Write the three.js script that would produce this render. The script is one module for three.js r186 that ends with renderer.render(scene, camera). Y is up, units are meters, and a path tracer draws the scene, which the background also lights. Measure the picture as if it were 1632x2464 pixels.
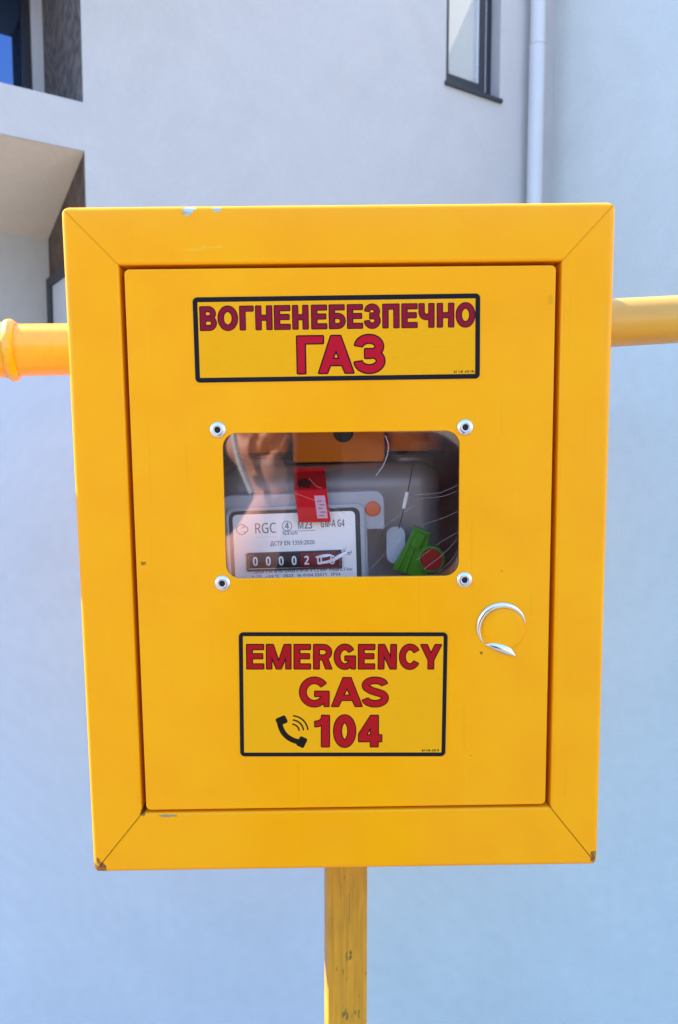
import * as THREE from 'three';
import { RoundedBoxGeometry } from 'three/addons/geometries/RoundedBoxGeometry.js';
import { MarchingCubes } from 'three/addons/objects/MarchingCubes.js';
import { mergeGeometries } from 'three/addons/utils/BufferGeometryUtils.js';
import { ImprovedNoise } from 'three/addons/math/ImprovedNoise.js';

// ------------------------------------------------------------------ camera, sky, sun, exposure
const scene = new THREE.Scene();
const EYE = new THREE.Vector3(0, 1.5, 0), PITCH = THREE.MathUtils.degToRad(4.85);
const camera = new THREE.PerspectiveCamera(67.32, 1632 / 2464, 0.02, 900);
camera.position.copy(EYE);
camera.rotation.set(-PITCH, 0, 0);
camera.focus = 0.635;
camera.userData.fStop = 11;
camera.updateMatrixWorld();
scene.add(camera);

const renderer = new THREE.WebGLRenderer({ antialias: true });
renderer.toneMapping = THREE.LinearToneMapping;
renderer.toneMappingExposure = 3.2;
renderer.shadowMap.enabled = true;

function makeSky() {                                   // clear afternoon sky, paler towards the horizon
  const w = 256, h = 128, data = new Float32Array(w * h * 4);
  const zen = [0.17, 0.35, 0.76], hor = [0.66, 0.82, 1.02];
  for (let j = 0; j < h; j++) {
    const el = ((j + 0.5) / h - 0.5) * Math.PI, s = Math.max(0, Math.sin(el));
    const k = Math.pow(1 - s, 2.6);
    for (let i = 0; i < w; i++) {
      const o = (j * w + i) * 4;
      for (let c = 0; c < 3; c++) data[o + c] = el < 0 ? hor[c] * 0.6 : zen[c] + (hor[c] - zen[c]) * k;
      data[o + 3] = 1;
    }
  }
  const t = new THREE.DataTexture(data, w, h, THREE.RGBAFormat, THREE.FloatType);
  t.mapping = THREE.EquirectangularReflectionMapping;
  t.magFilter = t.minFilter = THREE.LinearFilter; t.needsUpdate = true;
  return t;
}
scene.background = makeSky();
scene.environment = scene.background;
scene.environmentIntensity = 1;

const SUN = new THREE.Vector3(-0.93, 0.876, -0.37).normalize();   // from the left and a little behind the building
const sun = new THREE.DirectionalLight(0xfff0dc, 4.4);
sun.position.copy(SUN).multiplyScalar(30).add(EYE); sun.target.position.copy(EYE);
sun.castShadow = true; sun.shadow.mapSize.set(2048, 2048); sun.shadow.radius = 1;
Object.assign(sun.shadow.camera, { left: -14, right: 14, top: 14, bottom: -14, near: 1, far: 80 });
scene.add(sun, sun.target);

// ------------------------------------------------------------------ helpers
let seed = 7; const rnd = () => { seed = (seed * 1664525 + 1013904223) >>> 0; return seed / 4294967296; };
const noise = new ImprovedNoise();
const fbm = (x, y, z = 0, n = 4) => { let v = 0, a = 0.5; for (let i = 0; i < n; i++) { v += a * noise.noise(x, y, z + i * 7.3); x *= 2; y *= 2; a *= 0.5; } return v; };
const V2 = (x, y) => new THREE.Vector2(x, y), V3 = (x, y, z) => new THREE.Vector3(x, y, z);
const used = {};
const numbered = (n) => { const k = used[n] = (used[n] ?? -1) + 1; return k ? n + '_' + String(k).padStart(3, '0') : n; };
function part(name, geo, mat, parent) {
  const m = new THREE.Mesh(geo, mat); m.name = name; m.castShadow = m.receiveShadow = true; parent.add(m); return m;
}
function thing(name, label, category, pos = V3(0, 0, 0), quat) {
  const g = new THREE.Group(); g.name = numbered(name); g.userData = { label, category };
  g.position.copy(pos); if (quat) g.quaternion.copy(quat); scene.add(g); g.updateMatrixWorld(true); return g;
}
const flat = (w, h, px = 64) => { const c = document.createElement('canvas'); c.width = w; c.height = h; return c; };
function canvasTex(c, srgb = true) { const t = new THREE.CanvasTexture(c); if (srgb) t.colorSpace = THREE.SRGBColorSpace; t.anisotropy = 8; return t; }
function noiseTex(size, fn, srgb = false) {            // a tile of bytes from fn(u, v) -> [r, g, b] in 0..1
  const d = new Uint8Array(size * size * 4);
  for (let j = 0; j < size; j++) for (let i = 0; i < size; i++) {
    const v = fn(i / size, j / size), o = (j * size + i) * 4;
    for (let c = 0; c < 3; c++) d[o + c] = Math.max(0, Math.min(255, (v.length ? v[c] : v) * 255)); d[o + 3] = 255;
  }
  const t = new THREE.DataTexture(d, size, size); t.wrapS = t.wrapT = THREE.RepeatWrapping; t.magFilter = THREE.LinearFilter; t.minFilter = THREE.LinearMipmapLinearFilter; t.generateMipmaps = true;
  if (srgb) t.colorSpace = THREE.SRGBColorSpace; t.needsUpdate = true; return t;
}
const rep = (t, r) => { const c = t.clone(); c.repeat.set(r, r); c.needsUpdate = true; return c; };
const lin = (r, g, b) => new THREE.Color().setRGB(r, g, b);
function rrect(x0, y0, x1, y1, r, P = new THREE.Shape()) {
  P.moveTo(x0 + r, y0); P.lineTo(x1 - r, y0); P.absarc(x1 - r, y0 + r, r, -Math.PI / 2, 0); P.lineTo(x1, y1 - r); P.absarc(x1 - r, y1 - r, r, 0, Math.PI / 2);
  P.lineTo(x0 + r, y1); P.absarc(x0 + r, y1 - r, r, Math.PI / 2, Math.PI); P.lineTo(x0, y0 + r); P.absarc(x0 + r, y0 + r, r, Math.PI, 1.5 * Math.PI); return P;
}
function plate(shape, depth, z, bevel = 0, seg = 2, curve = 8) {   // extruded sheet whose front face lies at z
  const g = new THREE.ExtrudeGeometry(shape, { depth: Math.max(1e-5, depth - bevel), bevelEnabled: bevel > 0, bevelSize: bevel, bevelThickness: bevel, bevelOffset: -bevel, bevelSegments: seg, curveSegments: curve });
  g.translate(0, 0, z - depth + (bevel ? 0 : 0)); return g;
}
function box(x0, y0, z0, x1, y1, z1, r = 0) {
  const w = Math.abs(x1 - x0), h = Math.abs(y1 - y0), d = Math.abs(z1 - z0);
  const g = r ? new RoundedBoxGeometry(w, h, d, 2, r) : new THREE.BoxGeometry(w, h, d);
  g.translate((x0 + x1) / 2, (y0 + y1) / 2, (z0 + z1) / 2); return g;
}
function tube(points, r, seg = 40, rs = 10) { return new THREE.TubeGeometry(new THREE.CatmullRomCurve3(points), seg, r, rs, false); }
function planarUV(g, x0, y0, w, h) { const p = g.attributes.position, uv = new Float32Array(p.count * 2); for (let i = 0; i < p.count; i++) { uv[2 * i] = (p.getX(i) - x0) / w; uv[2 * i + 1] = (p.getY(i) - y0) / h; } g.setAttribute('uv', new THREE.BufferAttribute(uv, 2)); return g; }

// the photograph's measuring frame (its own 1632 x 2464 pixels) -> a ray from the eye; used to read sizes off the photograph
const F = 1850, rayOf = (px, py) => V3((px - 816) / F, -(py - 1232) / F, -1).applyEuler(camera.rotation).normalize();

// ------------------------------------------------------------------ materials
const stuccoBump = noiseTex(512, (u, v) => {
  const a = Math.PI * 2, x = Math.cos(u * a), y = Math.sin(u * a), z = Math.cos(v * a), w = Math.sin(v * a);
  return 0.5 + 0.9 * (noise.noise(x * 14 + 3, y * 14, z * 14 + w * 9.1) * 0.5 + noise.noise(x * 30 + w * 23, y * 30, z * 30) * 0.5);
});
function mottle(base, amp, f, s0) { return noiseTex(256, (u, v) => {
  const a = Math.PI * 2, x = Math.cos(u * a) * f, y = Math.sin(u * a) * f, z = Math.cos(v * a) * f, w = Math.sin(v * a) * f;
  const n = fbm(x + s0 + w * 0.7, y + z, w - s0, 5) * amp, g = noise.noise(x * 9, y * 9 + z * 9, w * 9 + s0) * amp * 0.5;
  return [base[0] + n + g, base[1] + n + g, base[2] + n + g];
}, true); }
const white = mottle([0.965, 0.965, 0.965], 0.03, 1.3, 4);
const M = {
  stucco: new THREE.MeshStandardMaterial({ color: lin(0.605, 0.578, 0.552), map: rep(white, 0.6), bumpMap: rep(stuccoBump, 4), bumpScale: 0.0014, roughness: 0.95 }),
  wing: new THREE.MeshStandardMaterial({ color: lin(0.73, 0.745, 0.69), map: rep(white, 0.6), bumpMap: rep(stuccoBump, 4), bumpScale: 0.0008, roughness: 0.95 }),
  stuccoBlue: new THREE.MeshStandardMaterial({ color: lin(0.475, 0.625, 0.66), map: rep(white, 0.8), bumpMap: rep(stuccoBump, 7), bumpScale: 0.0004, roughness: 0.9 }),
  stuccoPale: new THREE.MeshStandardMaterial({ color: lin(0.48, 0.615, 0.70), map: rep(white, 0.8), bumpMap: rep(stuccoBump, 7), bumpScale: 0.0004, roughness: 0.9 }),
  soffit: new THREE.MeshStandardMaterial({ color: lin(0.92, 0.74, 0.58), map: rep(white, 0.6), roughness: 0.95 }),
  niche: new THREE.MeshStandardMaterial({ color: lin(0.58, 0.53, 0.46), map: rep(white, 0.6), roughness: 0.95 }),
  stone: new THREE.MeshStandardMaterial({ color: lin(0.34, 0.30, 0.28), map: rep(mottle([0.85, 0.85, 0.86], 0.5, 3, 9), 1.2), bumpMap: rep(stuccoBump, 3), bumpScale: 0.004, roughness: 0.9 }),
  brownStone: new THREE.MeshStandardMaterial({ color: lin(0.20, 0.135, 0.10), map: rep(mottle([0.85, 0.85, 0.86], 0.4, 3, 5), 1.2), bumpMap: rep(stuccoBump, 3), bumpScale: 0.004, roughness: 0.9 }),
  anthracite: new THREE.MeshPhysicalMaterial({ color: lin(0.022, 0.025, 0.036), roughness: 0.42 }),
  paleAlu: new THREE.MeshPhysicalMaterial({ color: lin(0.68, 0.70, 0.72), roughness: 0.5 }),
  mirrorGlass: new THREE.MeshPhysicalMaterial({ color: lin(0.075, 0.13, 0.26), metalness: 1, roughness: 0.03 }),
  coatedGlass: new THREE.MeshPhysicalMaterial({ color: 0xffffff, transmission: 1, thickness: 0, roughness: 0.01, ior: 2.3 }),
  blind: new THREE.MeshStandardMaterial({ color: lin(0.60, 0.58, 0.52), roughness: 0.9 }),
  pvc: new THREE.MeshPhysicalMaterial({ color: lin(0.63, 0.63, 0.62), roughness: 0.4 }),
  darkWood: new THREE.MeshStandardMaterial({ color: lin(0.025, 0.02, 0.016), roughness: 0.9 }),
  chrome: new THREE.MeshPhysicalMaterial({ color: lin(0.78, 0.79, 0.80), metalness: 1, roughness: 0.16 }),
  rivet: new THREE.MeshPhysicalMaterial({ color: lin(0.74, 0.75, 0.77), metalness: 1, roughness: 0.28 }),
  black: new THREE.MeshStandardMaterial({ color: lin(0.012, 0.012, 0.012), roughness: 0.8 }),
};

// ------------------------------------------------------------------ ground
{
  const g = new THREE.PlaneGeometry(400, 400); g.rotateX(-Math.PI / 2);
  const uv = g.attributes.uv; for (let i = 0; i < uv.count; i++) uv.setXY(i, uv.getX(i) * 400, uv.getY(i) * 400);
  const m = new THREE.Mesh(g, new THREE.MeshStandardMaterial({ color: lin(0.40, 0.36, 0.30), map: rep(mottle([0.9, 0.9, 0.9], 0.3, 2, 3), 0.7), bumpMap: rep(stuccoBump, 4), bumpScale: 0.004, roughness: 0.95 }));
  m.name = 'ground'; m.userData = { kind: 'structure', label: 'pale sunlit yard ground in front of the walls', category: 'ground' }; m.receiveShadow = true; scene.add(m);
}

// ------------------------------------------------------------------ building: facade seen at a slant, wing meeting it in a corner
const D = 5.5, K = D / 6, TURN = Math.atan2(0.5521, 0.8338);
const rc = rayOf(1332, 300), azc = Math.atan2(rc.x, -rc.z);
const CORNER = V3(D * Math.sin(azc), 0, -D * Math.cos(azc));
const bld = thing('building', 'pale rendered building behind the yellow cabinet with dark framed windows and recessed porch', 'building', CORNER);
bld.rotation.y = TURN; bld.updateMatrixWorld(true);
const inv = bld.matrixWorld.clone().invert(), bEye = EYE.clone().applyMatrix4(inv);
const bRay = (px, py) => rayOf(px, py).transformDirection(inv);
const onZ = (px, py, z = 0) => { const d = bRay(px, py); return bEye.clone().addScaledVector(d, (z - bEye.z) / d.z); };
const onY = (px, py, y) => { const d = bRay(px, py); return bEye.clone().addScaledVector(d, (y - bEye.y) / d.y); };
const onX = (px, py, x) => { const d = bRay(px, py); return bEye.clone().addScaledVector(d, (x - bEye.x) / d.x); };
{
  const HT = 4.3, HR = 5.34, XS = -1.3, XL = -4.7, SK = 0.006;   // the block by the corner is a storey step higher
  const xE = onZ(199, 180).x;                               // right-hand edge shared by the two openings at left
  const ySill = onZ(199, 246).y, ySof = onZ(197, 362).y;
  const wl = onZ(1074.3, 100).x, wr = onZ(1204, 120).x, wb = (onZ(1074, 194.5, 0.02).y + onZ(1202, 231, 0.02).y) / 2, wt = HR - 0.2;
  const xA0 = xE - 1.2, hole = (x0, y0, x1, y1) => { const p = new THREE.Path(); p.moveTo(x0, y0); p.lineTo(x0, y1); p.lineTo(x1, y1); p.lineTo(x1, y0); p.lineTo(x0, y0); return p; };
  const sh = new THREE.Shape(); sh.moveTo(XL, 0); sh.lineTo(0, 0); sh.lineTo(0, HR); sh.lineTo(XS, HR); sh.lineTo(XS, HT); sh.lineTo(XL, HT); sh.lineTo(XL, 0);
  sh.holes.push(hole(xA0, ySill, xE, ySill + 0.9), hole(xE - 1.35, 0.9, xE, ySof), hole(wl, wb, wr, wt));
  part('wall', plate(sh, SK, 0), M.stucco, bld).userData.label = 'pale facade wall with fine render';
  // wing: comes forward from the corner
  const wg = box(0, 0, -0.0, 0.3, 6.4, 7); 
  { const p = wg.attributes.position, uv = wg.attributes.uv; for (let i = 0; i < p.count; i++) uv.setXY(i, p.getZ(i), p.getY(i)); }
  part('wall', wg, M.wing, bld).userData.label = 'pale side wing wall at the right';
  // shell: roof, back, left end, all light-tight
  part('roof', box(XL, HT, -5, XS - 0.002, HT + 0.1, 0), M.niche, bld); part('roof', box(XS, HR, -5, 0.3, HR + 0.1, 0), M.niche, bld);
  part('wall', box(XS - 0.001, HT + 0.1, -5, XS + 0.15, HR - 0.001, -SK - 0.001), M.niche, bld);
  part('wall', box(XL, 0, -5, 0.3, HT, -4.8), M.niche, bld); part('wall', box(XS, HT + 0.002, -5, 0.3, HR, -4.8), M.niche, bld); part('wall', box(XL, 0, -4.8, XL + 0.15, HT, -SK), M.niche, bld); part('wall', box(0.002, 0, -4.8, 0.3, HR, -0.002), M.niche, bld);
  // upper window at left: stone-clad reveal, pale strip, dark frame, mirror glass
  const zr = onX(105, 120, xE).z, DR = -zr;
  { const win = new THREE.Group(); win.name = 'window'; bld.add(win);
    part('reveal', box(xE, ySill - 0.1, zr - 0.06, xE + 0.1, ySill + 0.95, -SK - 0.0005), M.stone, win);
    const p1 = onZ(77, 120, zr).x, p2 = onZ(52.5, 120, zr - 0.02).x;
    part('jamb_strip', box(p1, ySill - 0.1, zr - 0.06, xE - 0.001, ySill + 0.95, zr), M.paleAlu, win);
    part('frame', mergeGeometries([box(p2, ySill - 0.1, zr - 0.07, p1 - 0.002, ySill + 0.95, zr - 0.018, 0.006), box(xA0, ySill - 0.05, zr - 0.068, p2, ySill + 0.002, zr - 0.02), box(xA0, ySill + 0.85, zr - 0.068, p2, ySill + 0.95, zr - 0.02)].map((g) => g.index ? g.toNonIndexed() : g)), M.anthracite, win);
    part('pane', box(xA0 - 0.1, ySill + 0.002, zr - 0.05, p2, ySill + 0.85, zr - 0.035), M.mirrorGlass, win);
    part('sill', box(xA0, ySill - 0.12, zr - 0.4, xE + 0.1, ySill - 0.004, -SK - 0.0005), M.stucco, win);
    part('reveal', box(xA0 - 0.2, ySill - 0.1, zr - 0.06, xA0, ySill + 0.95, -SK - 0.0005), M.stone, win);
    part('lintel', box(xA0 - 0.1, ySill + 0.903, zr - 0.06, xE + 0.1, ySill + 1.0, -SK - 0.0005), M.stucco, win);
    // roof overhang above this window; the glass mirrors its dark boards
    const zg = zr - 0.035, G = onZ(40, 92, zg), gr = bRay(40, 92), L = 0.55, yb = G.y + gr.y / -gr.z * (L - zg);
    part('roof_overhang', box(XL, yb, 0.002, xE + 0.35, yb + 0.1, L), M.darkWood, bld);
  }
  // porch below: sloping soffit, reveal, back wall, side window
  { const back = onX(117, 575, xE), zb = back.z, drop = ySof - back.y;
    const porch = new THREE.Group(); porch.name = 'porch'; bld.add(porch);
    { const s = new THREE.Shape(); s.moveTo(SK + 0.0005, ySof + 0.001); s.lineTo(-zb + 0.1, back.y - drop * 0.1 / -zb); s.lineTo(-zb + 0.1, ySof + 0.12); s.lineTo(SK + 0.0005, ySof + 0.12);
      const g = new THREE.ExtrudeGeometry(s, { depth: 1.35, bevelEnabled: false }); g.rotateY(Math.PI / 2); g.translate(xE - 1.35, 0, 0); part('soffit', g, M.soffit, porch); }
    part('reveal', box(xE, 0.9, zb - 0.1, xE + 0.12, ySof + 0.01, -SK - 0.0005), M.brownStone, porch);
    part('back_wall', box(xE - 1.5, 0.3, zb - 0.15, xE - 0.001, ySof - 0.002, zb), M.niche, porch);
    part('floor', box(xE - 1.5, 0.7, zb - 0.1, xE + 0.1, 0.898, -SK - 0.001), M.niche, porch);
    part('side_wall', box(xE - 1.5, 0.9, zb, xE - 1.352, ySof - 0.002, -SK - 0.001), M.niche, porch);
    // dark framed window let into the reveal
    const T = onX(124, 692, xE), top = T.y, near = onX(220, 600, xE).z;
    const sw = new THREE.Group(); sw.name = 'side_window'; porch.add(sw);
    part('frame', mergeGeometries([box(xE - 0.02, 1.0, zb + 0.002, xE - 0.001, top, zb + 0.085), box(xE - 0.02, top, zb + 0.002, xE - 0.001, top + 0.045, near)]), M.anthracite, sw);
    part('pane', box(xE - 0.008, 1.0, zb + 0.087, xE - 0.001, top - 0.002, near), M.paleAlu, sw);
  }
  // window at right
  { const win = new THREE.Group(); win.name = 'window'; bld.add(win);
    let e = 0.005; while (onZ(1183, 120, -e).x < wr && e < 0.4) e += 0.002;   // how deep the frame sits
    const z = -e, fr = onZ(1183.5, 90, z).x, f1 = onZ(1153.2, 90, z).x, line = onZ(1169.7, 90, z).x, gb = (onZ(1077, 176, z).y + onZ(1152, 200, z).y) / 2;
    part('reveal', box(wr - 0.0, wb - 0.05, z - 0.08, wr + 0.15, wt + 0.05, -SK - 0.001), M.stucco, win);
    part('reveal', box(wl - 0.15, wb - 0.05, z - 0.08, wl, wt + 0.05, -SK - 0.001), M.stucco, win);
    part('reveal', box(wl - 0.15, wt, z - 0.08, wr + 0.15, wt + 0.2, -SK - 0.001), M.stucco, win);
    part('frame', mergeGeometries([box(line + 0.003, wb, z - 0.07, fr, wt, z, 0.004), box(wl - 0.1, wb, z - 0.07, line + 0.003, wb + 0.02, z, 0.003)]), M.anthracite, win);
    part('sash', mergeGeometries([box(f1 + 0.004, wb + 0.022, z - 0.06, line - 0.004, wt, z + 0.004, 0.006), box(wl - 0.1, wb + 0.022, z - 0.06, f1 + 0.004, gb, z + 0.002, 0.006)]), M.anthracite, win);
    part('frame_gasket', box(line - 0.004, wb + 0.022, z - 0.05, line + 0.003, wt, z - 0.002), M.paleAlu, win);
    part('glazing_bead', box(f1 - 0.006, gb, z - 0.05, f1 + 0.003, wt, z - 0.006), M.paleAlu, win);
    const glaze = part('pane', new THREE.BufferGeometry(), M.coatedGlass, win);
    { const g = new THREE.PlaneGeometry(f1 + 0.1 - wl, wt - gb); g.translate((wl - 0.1 + f1) / 2, (wt + gb) / 2, z - 0.014); glaze.geometry = g; }
    const zc = z - 0.035, yb2 = gb - 0.03;
    part('blind', box(wl - 0.15, yb2, zc - 0.004, f1 + 0.02, wt, zc), M.blind, win);
    for (const [px, py] of [[1083.4, 168], [1143.4, 185]]) { const c = onZ(px, py, z - 0.006), g = new THREE.CylinderGeometry(0.0065, 0.0065, 0.006, 14); g.rotateX(Math.PI / 2); g.translate(c.x, c.y, z - 0.008); part('glass_stud', g, M.paleAlu, win); }
    const sl = onZ(1073, 195).x - 0.01, sr = onZ(1211, 238, 0.02).x;
    part('sill', box(sl, wb - 0.024, z - 0.06, sr, wb - 0.001, 0.02, 0.002), M.anthracite, win);
    { const fx = onZ(1079, 100, z).x; part('frame', box(wl - 0.1, wb, z - 0.006, fx, wt, z + 0.006, 0.002), M.anthracite, win); }
  }
  // drainpipe in the corner
  { const HT = 5.5, dp = new THREE.Group(); dp.name = 'drainpipe'; bld.add(dp);
    const a = onZ(1276, 10, 0.06).x, b = onZ(1306, 10, 0.06).x, c = (a + b) / 2, r = (b - a) / 2 * 0.86;
    const yj = onZ(1290, 100, 0.1).y;
    const up = new THREE.CylinderGeometry(r * 0.95, r * 0.95, HT - yj, 32); up.translate(c, (HT + yj) / 2, 0.075);
    const dn = new THREE.CylinderGeometry(r, r, yj, 32); dn.translate(c, yj / 2, 0.075);
    part('pipe_length', up, M.pvc, dp); part('pipe_length', dn, M.pvc, dp);
    const lip = new THREE.TorusGeometry(r * 1.0, 0.004, 10, 32); lip.rotateX(Math.PI / 2); lip.translate(c, yj, 0.075); part('socket_lip', lip, M.pvc, dp);
  }
}

// ------------------------------------------------------------------ two low boundary walls behind the cabinet
{
  const z = -1.16, at = (px, py) => { const d = rayOf(px, py); return EYE.clone().addScaledVector(d, z / d.z); };
  const xs = at(834, 2200).x, yl = at(80, 846).y, yr = at(1555, 776).y;
  const mk = (x0, x1, y, mat, label, dz) => { const t = thing('boundary_wall', label, 'wall', V3((x0 + x1) / 2, 0, z + dz)); const w = (x1 - x0) / 2; part('wall_body', (() => { const g = box(-w, 0, -0.16, w, y, 0, 0.006); return planarUV(g, -3, 0, 1, 1); })(), mat, t); };
  mk(-2.6, xs - 0.001, yl, M.stuccoPale, 'low pale lavender rendered wall behind the pipe left of the post', 0);
  mk(xs + 0.001, 1.32, yr, M.stuccoBlue, 'low pale blue rendered wall behind the pipe right of the post', 0.004);
}

// ------------------------------------------------------------------ gas cabinet
const W = 0.4228, H = 0.5368, DEP = 0.23;
const CQ = new THREE.Quaternion().setFromEuler(new THREE.Euler(...[1.59276, 0.49705, 0.63566].map(THREE.MathUtils.degToRad)));
const CC = V3(0.003065, 1.415514, -0.608001);                              // centre of the front face
const CM = new THREE.Matrix4().compose(CC, CQ, V3(1, 1, 1)), CI = CM.clone().invert(), cEye = EYE.clone().applyMatrix4(CI);
const P = (px, py, z = 0) => { const d = rayOf(px, py).transformDirection(CI); return cEye.clone().addScaledVector(d, (z - cEye.z) / d.z); };
// a thing whose parts are measured from the centre of the cabinet's front face; its own origin is put at `anchor`
function cabThing(name, label, category, anchor) {
  const t = thing(name, label, category, anchor.clone().applyMatrix4(CM), CQ);
  t.userData.anchor = undefined; delete t.userData.anchor;
  const add = (n, g, m, parent = t) => { g.translate(-anchor.x, -anchor.y, -anchor.z); return part(n, g, m, parent); };
  return [t, add];
}
function paintMap(w, h, draw) {
  const c = flat(w, h), x = c.getContext('2d'), im = x.createImageData(w, h);
  for (let j = 0; j < h; j++) for (let i = 0; i < w; i++) {
    const n = fbm(i / 130, j / 130, 2.2, 4) * 0.05 + noise.noise(i / 3, j / 3, 5) * 0.012, o = (j * w + i) * 4;
    im.data[o] = 255 * (1 + Math.min(0, n) * 0.5); im.data[o + 1] = 170 * (1 + n); im.data[o + 2] = 2; im.data[o + 3] = 255;
  }
  x.putImageData(im, 0, 0); draw?.(x); return c;
}
const MW = 1024, MH = Math.round(MW * H / W);
const blot = (x, cx, cy, rx, ry, col, n = 40, jag = 0.5) => { x.fillStyle = col; x.beginPath(); for (let i = 0; i <= n; i++) { const a = i / n * Math.PI * 2, k = 1 - jag / 2 + jag * (0.5 + noise.noise(Math.cos(a) * 2 + cx, Math.sin(a) * 2 + cy, 1.7)); x.lineTo(cx + Math.cos(a) * rx * k, cy + Math.sin(a) * ry * k); } x.fill(); };
const toMap = (p) => [(p.x / W + 0.5) * MW, (0.5 - p.y / H) * MH];
const yellowCanvas = paintMap(MW, MH, (x) => {
  const spot = (px, py, rx, ry, col, jag) => { const [a, b] = toMap(P(px, py)); blot(x, a, b, rx, ry, col, 40, jag); };
  // bare metal chips on the top edge, pale scuffs under them
  spot(450, 508, 9, 9, '#a9b4bd', 0.45); spot(457, 503, 11, 5, '#c2c9cf', 0.45); spot(522, 504, 9, 5, '#b6b7a6', 0.45); spot(441, 512, 6, 3, '#caa650', 0.9);
  for (let i = 0; i < 7; i++) spot(455 + rnd() * 90, 588 + rnd() * 14, 4 + rnd() * 8, 1 + rnd() * 1.2, 'rgba(246,200,110,0.32)', 0.6);
  for (let i = 0; i < 9; i++) spot(250 + rnd() * 350, 530 + rnd() * 80, 1 + rnd() * 3, 0.8 + rnd(), 'rgba(246,200,110,0.28)', 0.6);
  // rust in the lower corners and along the bottom folds
  for (let i = 0; i < 22; i++) spot(226 + rnd() * 16 + (i % 3) * 7, 2096 - rnd() * 30 * (1 - (i % 3) / 3), 2 + rnd() * 3, 2 + rnd() * 4, ['#9a6024', '#a8692a', '#7d4a26', '#b5782c'][i % 4], 0.5);
  for (let i = 0; i < 12; i++) spot(1424 + rnd() * 10, 2050 + rnd() * 20, 2 + rnd() * 3, 2 + rnd() * 4, ['#94692a', '#a87c30', '#7d5a30'][i % 3], 0.5);
  for (let i = 0; i < 6; i++) spot(340 + rnd() * 6, 1954 + rnd() * 6, 2 + rnd() * 2, 2 + rnd() * 2, '#9a5a20', 0.5);
  spot(405, 1963, 20, 2.2, '#9a8a5a', 0.3); spot(400, 1963.5, 11, 1.6, '#84898a', 0.3);
  // specks and marks on the door
  spot(345, 1356, 4.5, 3.5, '#9a6a1c', 0.7); spot(1159, 1572, 2.6, 2.6, '#8a5410', 0.5); spot(1326, 722, 5, 9, 'rgba(190,140,40,0.35)', 0.4);
  for (let i = 0; i < 9; i++) spot(320 + rnd() * 980, 680 + rnd() * 1250, 0.7 + rnd() * 1.2, 0.7 + rnd() * 1.2, i % 2 ? 'rgba(150,100,20,0.7)' : 'rgba(250,205,110,0.7)', 0.7);
  x.lineWidth = 1; for (let i = 0; i < 900; i++) { x.fillStyle = i % 3 ? 'rgba(214,150,20,0.10)' : 'rgba(255,212,110,0.13)'; const a = rnd() * MW, b = rnd() * MH; x.fillRect(a, b, 1 + rnd() * 1.6, 1 + rnd() * 1.6); }
  for (let i = 0; i < 30; i++) { const a = rnd() * MW, b = MH * (0.1 + rnd() * 0.75), l = 30 + rnd() * 150; x.strokeStyle = rnd() < 0.5 ? 'rgba(205,140,14,0.10)' : 'rgba(255,206,96,0.10)'; x.lineWidth = 1 + rnd() * 4; x.beginPath(); x.moveTo(a, b); x.bezierCurveTo(a + 3 * rnd(), b + l * 0.3, a - 4 * rnd(), b + l * 0.6, a + 3 * rnd(), b + l); x.stroke(); }
  x.lineWidth = 1; for (let i = 0; i < 22; i++) { const a = rnd() * MW, b = rnd() * MH, l = 10 + rnd() * 60, an = rnd() * 6.3; x.strokeStyle = 'rgba(252,205,90,0.28)'; x.beginPath(); x.moveTo(a, b); x.quadraticCurveTo(a + Math.cos(an) * l * 0.5 + 4, b + Math.sin(an) * l * 0.5, a + Math.cos(an) * l, b + Math.sin(an) * l); x.stroke(); }
});
const peel = noiseTex(256, (u, v) => { const a = Math.PI * 2, x = Math.cos(u * a) * 9, y = Math.sin(u * a) * 9, z = Math.cos(v * a) * 9, w = Math.sin(v * a) * 9; return 0.5 + 0.5 * noise.noise(x + w, y, z) + 0.25 * noise.noise(x * 2, y * 2 + w * 2, z * 2); });
const dents = noiseTex(256, (u, v) => { const a = Math.PI * 2, x = Math.cos(u * a), y = Math.sin(u * a), z = Math.cos(v * a), w = Math.sin(v * a); return 0.5 + 0.35 * noise.noise(x * 1.6 + w, y * 1.6 + 4, z * 1.6) + 0.12 * noise.noise(x * 4, y * 4 + w * 3, z * 4) + 0.012 * noise.noise(x * 30 + w * 20, y * 30, z * 30); });
const gloss = noiseTex(256, (u, v) => { const a = Math.PI * 2, x = Math.cos(u * a) * 2, y = Math.sin(u * a) * 2, z = Math.cos(v * a) * 2, w = Math.sin(v * a) * 2; return [1, 0.78 + 0.45 * fbm(x + w * 0.8, y, z - w, 5), 0]; });
const yellowMap = canvasTex(yellowCanvas);
const yellow = new THREE.MeshPhysicalMaterial({ map: yellowMap, roughness: 0.55, roughnessMap: gloss, specularIntensity: 0.25, clearcoat: 0.22, clearcoatRoughness: 0.14, bumpMap: dents, bumpScale: 0.0016 });
const yellowPlain = new THREE.MeshPhysicalMaterial({ color: lin(0.92, 0.46, 0.006), roughness: 0.42, clearcoat: 0.4, clearcoatRoughness: 0.25 });

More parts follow.
